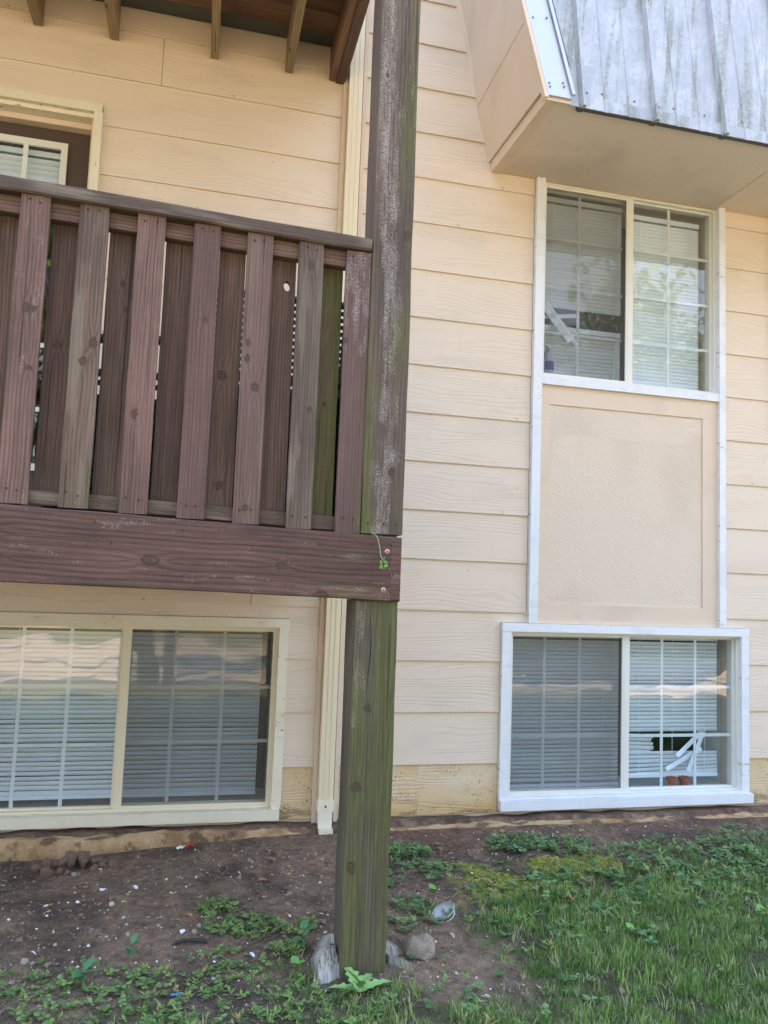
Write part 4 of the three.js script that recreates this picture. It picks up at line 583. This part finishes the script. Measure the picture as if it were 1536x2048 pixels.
// litter
{
  const paper = palMat('paper_white', 0xe6e6ea, { roughness: .7, side: THREE.DoubleSide }), redp = palMat('wrapper_red', 0xc8392c, { roughness: .5, side: THREE.DoubleSide }), bluep = palMat('plastic_blue', 0x3f8fd0, { roughness: .4 });
  const crumple = (w, h, seed) => { const g = new THREE.PlaneGeometry(w, h, 6, 4), p = g.attributes.position, q = rng(seed), o = q() * 50; for (let i = 0; i < p.count; i++) p.setZ(i, (noise(p.getX(i) * 90 + o, p.getY(i) * 90 + o) - .3) * Math.min(w, h) * .9); g.rotateX(-1.2); g.computeVertexNormals(); return g; };
  const wr = group('candy_wrapper', null, [.02, gy(.02, .17) + .012, .17]); tag(wr, 'torn red and white sweet wrapper below the concrete strip', 'wrapper'); const wa = mesh('red_part', crumple(.034, .03, 1), redp, wr); wa.position.set(.018, .008, 0); const wb = mesh('white_part', crumple(.045, .014, 2), paper, wr); wb.position.set(-.02, .002, .006); wb.rotation.y = .6;
  [[-.28, .62, .02], [-.16, .6, .022], [-.17, .63, .016], [-.05, .5, .013], [.02, 1.02, .017], [.24, 1.22, .02], [.14, .42, .011], [-.35, .74, .014], [.12, 1.25, .011], [-.43, 1.1, .018], [.23, .1, .012]].forEach(([x, z, s], i) => { const m = mesh('paper_scrap', crumple(s, s * .7, 10 + i), paper); m.position.set(x, gy(x, z) + .006, z); m.rotation.y = i * 1.7; tag(m, 'small torn white paper scrap on the soil left of the post', 'paper scrap', 'white paper scraps on the soil'); });
  const bl = mesh('plastic_strip', new THREE.CapsuleGeometry(.005, .03, 4, 8).rotateZ(Math.PI / 2).scale(1, .6, 1), bluep); bl.position.set(.014, gy(.014, 1.41) + .006, 1.41); bl.rotation.y = .15; tag(bl, 'bright blue plastic strip in the weeds before the bare soil', 'plastic strip');
  const but = [[-.46, .72, .4], [.39, .95, 2]]; but.forEach(([x, z, r], i) => { const c = group('cigarette_butt', null, [x, gy(x, z) + .005, z]); c.rotation.y = r; tag(c, i ? 'white cigarette butt near the foot of the post' : 'cigarette butt with tan filter among paper scraps', 'cigarette butt'); mesh('paper_tube', new THREE.CylinderGeometry(.0035, .0035, .012, 8).rotateZ(Math.PI / 2), paper, c); mesh('filter', new THREE.CylinderGeometry(.0036, .0036, .016, 8).rotateZ(Math.PI / 2).translate(.014, 0, 0), palMat('filter_tan', 0xb5803c), c); });
  // crushed clear bottle
  const pet = new THREE.MeshPhysicalMaterial({ color: 0xdfe6ea, roughness: .18, transmission: .6, thickness: 0, ior: 1.5, side: THREE.DoubleSide }); pet.name = 'clear_plastic';
  const bo = group('crushed_cup', null, [.93, gy(.93, 1.05) + .012, 1.05]); tag(bo, 'crushed clear plastic cup lying in the grass beyond the post', 'plastic cup'); const cg = new THREE.LatheGeometry([[0, .0], [.03, 0], [.036, .012], [.038, .03], [.034, .036]].map(p => new THREE.Vector2(...p)), 24), cp = cg.attributes.position; for (let i = 0; i < cp.count; i++) { const n = 1 + .2 * (noise(cp.getX(i) * 60 + 4, cp.getZ(i) * 60) - .5); cp.setXYZ(i, cp.getX(i) * n * 1.15, cp.getY(i) * .75 * n, cp.getZ(i) * n * .8); } cg.computeVertexNormals(); mesh('cup_body', cg, pet, bo).rotation.set(.5, .3, .1); mesh('rim_ring', new THREE.TorusGeometry(.038, .002, 6, 28).rotateX(Math.PI / 2).scale(1.15, 1, .8), palMat('white_plastic', 0xd8dde2, { roughness: .3 }), bo).rotation.set(.5, .3, .1);
  const st = mesh('dead_stick', tube([[0, .004, 0], [.03, .012, .004], [.06, .01, -.002], [.1, .008, .003]], .006, 12, 6), palMat('dark_bark', 0x3c3836, { roughness: .9 })); st.position.set(.16 - .16, gy(.05, 1.1) + .002, 1.1); st.rotation.y = -.1; tag(st, 'short dark rotten stick on the bare soil', 'stick');
  // fallen leaves
  const lf = (() => { const s = new THREE.Shape(); s.moveTo(0, 0); s.quadraticCurveTo(.012, .008, .016, .02); s.quadraticCurveTo(.01, .036, 0, .046); s.quadraticCurveTo(-.01, .034, -.015, .02); s.quadraticCurveTo(-.012, .008, 0, 0); const g = new THREE.ShapeGeometry(s, 6); const p = g.attributes.position; for (let i = 0; i < p.count; i++) p.setZ(i, Math.abs(p.getX(i)) * .5); g.rotateX(-1.45); g.computeVertexNormals(); return g; })();
  [[.44, .5], [.4, .4], [.3, .62], [.05, .9], [1.15, .28], [1.9, .23], [2.4, .22], [.85, .25], [1.5, .21]].forEach(([x, z], i) => { const m = mesh('fallen_leaf', lf, palMat('dry_leaf', 0xb07f52, { roughness: .9, side: THREE.DoubleSide })); m.position.set(x, gy(x, z) + .005, z); m.rotation.y = i * 2.3; m.scale.setScalar(.6 + (i % 3) * .15); tag(m, 'dry curled brown leaf lying on the soil', 'leaf', 'dry leaves on the soil'); });
}
// single weeds
const lobed = (len, wid, teeth) => { const s = new THREE.Shape(); s.moveTo(0, 0); const R1 = [], n = teeth * 2; for (let i = 1; i <= n; i++) { const t = i / (n + 1), e = wid * Math.sin(Math.PI * Math.pow(t, .75)) * (i % 2 ? 1 : .55) * .5; R1.push([e, t * len]); } R1.forEach(p => s.lineTo(...p)); s.lineTo(0, len); R1.reverse().forEach(p => s.lineTo(-p[0], p[1])); const g = new THREE.ShapeGeometry(s), p = g.attributes.position; for (let i = 0; i < p.count; i++) { const y = p.getY(i) / len; p.setZ(i, Math.abs(p.getX(i)) * .3 - .35 * len * y * y); } g.computeVertexNormals(); return g; };
const oval = (len, wid) => { const s = new THREE.Shape(); s.moveTo(0, 0); s.bezierCurveTo(wid * .7, len * .15, wid * .6, len * .8, 0, len); s.bezierCurveTo(-wid * .6, len * .8, -wid * .7, len * .15, 0, 0); const g = new THREE.ShapeGeometry(s, 6), p = g.attributes.position; for (let i = 0; i < p.count; i++) { const y = p.getY(i) / len; p.setZ(i, Math.abs(p.getX(i)) * .35 - .2 * len * y * y); } g.computeVertexNormals(); return g; };
function rosette(name, x, z, leaves, mat, label, category, grp) {
  const g = group(name, null, [x, gy(x, z), z]); tag(g, label, category, grp); for (const [geo, az, el, s, h] of leaves) { const m = mesh('leaf', geo, mat, g); m.rotation.set(-Math.PI / 2 + el, 0, 0); const w = new THREE.Euler(-Math.PI / 2 + el, az, 0, 'YXZ'); m.rotation.copy(w); m.scale.setScalar(s); m.position.y = h || .008; } return g;
}
{
  const lg = palMat('light_leaf', 0x86ad63, { side: THREE.DoubleSide, roughness: .6 }), dg = palMat('dark_leaf', 0x4d7d4f, { side: THREE.DoubleSide, roughness: .6 }), mg = palMat('mid_leaf', 0x6a9646, { side: THREE.DoubleSide, roughness: .6 }); const A = lobed(.12, .05, 4), O = oval(.06, .05);
  rosette('dandelion', .53, 1.5, [[A, .2, .5, 1, .01], [A, 1.2, .35, .8, .01], [A, -1.3, .4, .9, .01], [A, 2.8, .9, .9, .02], [A, -.5, .3, 1, .01], [A, 2.0, 1.2, .8, .02]], lg, 'pale green toothed dandelion at the front foot of the post', 'weed');
  rosette('plantain', .4, 1.22, [0, 1, 2, 3, 4, 5, 6, 7].map(k => [O, k * .85, .5 + .3 * (k % 2), .42 + .12 * (k % 3), .02 + .008 * k]), dg, 'dark broad-leaved weed left of the concrete footing', 'weed');
  rosette('plantain', -.13, 1.2, [0, 1, 2, 3, 4, 5].map(k => [O, k * 1.1, .5 + .25 * (k % 3), .4 + .12 * (k % 2), .02 + .008 * k]), dg, 'dark broad-leaved weed beside the dead stick', 'weed');
  rosette('plantain', -.25, 1.35, [0, 1, 2, 3, 4, 5, 6].map(k => [O, k * .95 + .4, .45 + .3 * (k % 2), .4 + .15 * (k % 3), .02 + .006 * k]), dg, 'dark broad-leaved weed in the front weeds by the blue strip', 'weed');
  rosette('clover', .36, 1.36, [[O, .3, .9, .6, .04], [O, 2.4, .9, .6, .04], [O, 4.4, .8, .6, .04]], mg, 'bright yellow-green seedling left of the post foot', 'weed');
  rosette('seedling', .93, .93, [[O, .3, .9, .6, .04], [O, 2.4, .9, .6, .04]], mg, 'bright green seedling behind the crushed cup', 'weed');
  const q = rng(9); for (let i = 0; i < 16; i++) { const x = 1.2 + q() * 1.7, z = .35 + q() * 1.1; rosette('broadleaf_weed', x, z, [0, 1, 2, 3, 4].map(k => [O, k * 1.3 + q(), .4 + q() * .5, (.22 + q() * .3), .015 + q() * .02]), q() < .5 ? dg : mg, 'broad-leaved weed growing through the lawn', 'weed', 'broad-leaved weeds in the lawn'); }
  // sprig growing out of the post joint
  const s = group('sprig', null, [.532, 1.318, 1.414]); tag(s, 'small green sprig growing from the joint above the beam', 'sprig'); mesh('stem', tube([[0, 0, 0], [.012, -.006, .012], [.024, -.04, .012], [.03, -.07, .01], [.04, -.084, .01]], .0012, 18, 5), palMat('pale_stem', 0xb2b890), s);
  const cl = []; for (let i = 0; i < 16; i++) cl.push(new THREE.CircleGeometry(.005, 6).rotateX((q() - .5) * 1.6).rotateY((q() - .5) * 1.6).translate(.037 + (q() - .5) * .026, -.097 + (q() - .5) * .02, .012 + q() * .012).toNonIndexed()); const bright = palMat('bright_leaf', 0x729a48, { side: THREE.DoubleSide }); mesh('leaf_cluster', joinP(cl), bright, s); for (const [x, y] of [[.002, 0], [-.004, .006], [.006, -.004], [.041, -.08]]) { const l = mesh('leaf', O, dg, s); l.scale.setScalar(.14); l.position.set(x, y, .012); }
}
// ---------------------------------------------------------------- what the panes mirror: trees and a parked car behind the photographer
{
  const bark = palMat('tree_bark', 0x4a4038, { roughness: 1 }), fol = new THREE.MeshPhysicalMaterial({ color: 0x76903f, roughness: .8, transmission: .35, thickness: 0, side: THREE.DoubleSide }); fol.name = 'tree_foliage';
  const crown = (seed, n, rx, ry) => { const q = rng(seed), pos = []; const cl = []; for (let i = 0; i < 26; i++) { const a = q() * 6.28, b = Math.acos(2 * q() - 1), r = Math.cbrt(q()); cl.push([Math.sin(b) * Math.cos(a) * rx * r, Math.cos(b) * ry * r, Math.sin(b) * Math.sin(a) * rx * r, .5 + q() * .8]); } for (let i = 0; i < n; i++) { const c = cl[Math.floor(q() * 26)]; const g = () => (q() + q() + q() - 1.5) * c[3]; const x = c[0] + g(), y = c[1] + g() * .7, z = c[2] + g(); const s = .07 + q() * .08, a = q() * 6.28, t = q() * 2 - 1; const u = [Math.cos(a) * s, t * s, Math.sin(a) * s], v = [-Math.sin(a) * s * .6, (q() - .5) * s, Math.cos(a) * s * .6]; pos.push(x - u[0], y - u[1], z - u[2], x + v[0], y + v[1], z + v[2], x + u[0], y + u[1], z + u[2], x - u[0], y - u[1], z - u[2], x + u[0], y + u[1], z + u[2], x - v[0], y - v[1], z - v[2]); } const g = new THREE.BufferGeometry(); g.setAttribute('position', new THREE.Float32BufferAttribute(pos, 3)); g.computeVertexNormals(); return g; };
  const limb = (a, b, r0, r1) => { const A = V3(...a), d = V3(...b).sub(A), l = d.length(); const g = new THREE.CylinderGeometry(r1, r0, l, 9, 4); const p = g.attributes.position; for (let i = 0; i < p.count; i++) { const n = .06 * (noise(p.getY(i) * 2 + a[0], 4) - .5); p.setX(i, p.getX(i) + n); } g.computeVertexNormals(); g.applyQuaternion(new THREE.Quaternion().setFromUnitVectors(V3(0, 1, 0), d.normalize())); g.translate(...A.add(d.multiplyScalar(l / 2)).toArray()); return g; };
  const tw = group('yard_tree', null, [-.45, gy(-.45, 7.7) - .05, 7.7]); tag(tw, 'twin-stemmed yard tree mirrored in the window below the balcony', 'tree');
  mesh('trunk', limb([-.14, 0, 0], [-.75, 4.6, .2], .13, .09), bark, tw); mesh('trunk', limb([.14, 0, 0], [-.1, 4.8, .3], .12, .08), bark, tw); mesh('limb', limb([-.75, 4.5, .2], [-1.6, 6.4, .8], .08, .03), bark, tw); mesh('limb', limb([-.1, 4.7, .3], [.9, 6.6, .9], .08, .03), bark, tw); mesh('crown', crown(3, 5200, 2.2, 1.5).translate(-.3, 6.6, 1.2), fol, tw);
  const sg = group('yard_tree', null, [1.25, gy(1.25, 7.8) - .05, 7.8]); tag(sg, 'slim single-stemmed yard tree mirrored at the edge of the screened pane', 'tree'); mesh('trunk', limb([0, 0, 0], [.1, 5.2, .2], .1, .06), bark, sg); mesh('crown', crown(4, 2600, 1.5, 1.3).translate(.1, 6.3, .6), fol, sg);
  const c0 = crown(11, 5200, 3.0, 2.8); [[-24, 30, 2.1], [-15, 31, 2.3], [-7, 30, 2.1], [1, 31, 2.3], [9, 29, 2.2], [16, 30, 2.3], [23, 29, 2.15], [31, 31, 2.3]].forEach(([x, z, s], i) => { const t = group('roadside_tree', null, [x, gy(x, 18) - .1, z]); t.scale.setScalar(s); t.rotation.y = i * 1.9; tag(t, 'leafy roadside tree in the row beyond the driveway', 'tree', 'row of trees beyond the driveway'); mesh('trunk', limb([0, 0, 0], [.1, 3.4, 0], .22, .14), bark, t); mesh('limb', limb([.1, 3.3, 0], [1.1, 5.2, .5], .11, .05), bark, t); mesh('limb', limb([.1, 3.3, 0], [-1.0, 5.4, -.4], .11, .05), bark, t); mesh('crown', c0.clone().translate(0, 4.6, 0), fol, t); });
  const hg = crown(21, 4000, 3.4, .9); [[-19, 34], [-11, 34], [-3, 34], [5, 34], [13, 34], [20, 34], [27, 34]].forEach(([x, z], i) => { const t = group('hedge_shrub', null, [x, gy(x, 17), z]); t.rotation.y = i * 2.1; tag(t, 'wide shrub behind the row of roadside trees', 'shrub', 'shrubs behind the roadside trees'); mesh('crown', hg.clone().translate(0, 1.1, 0), fol, t); mesh('trunk', limb([0, -.2, 0], [.1, 1.2, 0], .08, .04), bark, t); });
  // car
  const paint = new THREE.MeshPhysicalMaterial({ color: 0x23272e, roughness: .35, metalness: .3, clearcoat: 1, clearcoatRoughness: .05 }); paint.name = 'dark_car_paint'; const chrome = palMat('chrome', 0xd0d0d0, { metalness: 1, roughness: .12 }), rubber = palMat('tyre_rubber', 0x18181a, { roughness: .9 }), dglass = palMat('tinted_glass', 0x0e1114, { roughness: .05 });
  const car = group('parked_car', null, [7.4, gy(7.4, 9.3), 9.3]); car.rotation.y = .05; tag(car, 'dark sedan parked on the driveway, mirrored in the white ground-level window', 'car');
  const prof = (pts, d, b) => { const s = new THREE.Shape(); s.moveTo(...pts[0]); s.splineThru(pts.slice(1).map(p => new THREE.Vector2(...p))); const g = new THREE.ExtrudeGeometry(s, { depth: d - 2 * b, bevelEnabled: true, bevelThickness: b, bevelSize: b, bevelSegments: 4, curveSegments: 36 }); g.translate(0, 0, -d / 2 + b); return g; };
  mesh('body', prof([[-2.2, .35], [-2.28, .55], [-2.15, .78], [-1.5, .88], [-1.0, .93], [1.2, .96], [2.0, .94], [2.25, .8], [2.25, .5], [2.15, .32], [0, .25], [-2.2, .35]], 1.74, .08), paint, car); mesh('cabin', prof([[-1.05, .9], [-.6, 1.2], [-.25, 1.36], [.4, 1.4], [1.0, 1.32], [1.6, .95], [.3, .86], [-1.05, .9]], 1.5, .1), dglass, car); mesh('roof', prof([[-.35, 1.33], [0, 1.4], [.4, 1.42], [.95, 1.35], [.4, 1.36], [-.35, 1.33]], 1.35, .03), paint, car);
  for (const x of [-1.35, 1.35]) for (const s of [-1, 1]) { const w = group('wheel', car, [x, .32, s * .78]); mesh('tyre', new THREE.TorusGeometry(.235, .085, 12, 28), rubber, w); mesh('rim', new THREE.CylinderGeometry(.17, .17, .1, 24).rotateX(Math.PI / 2), chrome, w); }
  for (const s of [-1, 1]) { mesh('headlight', new THREE.SphereGeometry(.1, 14, 10).scale(.9, .6, 1.4).translate(-2.2, .68, s * .6), chrome, car); mesh('taillight', new THREE.SphereGeometry(.09, 14, 10).scale(.5, .8, 1.5).translate(2.27, .75, s * .6), palMat('red_lens', 0x9c1c16, { roughness: .2 }), car); mesh('side_strip', bx(-1.9, 1.9, .58, .61, s * .885 - .006, s * .885 + .006), chrome, car); }
}
// ---------------------------------------------------------------- final
renderer.render(scene, camera);
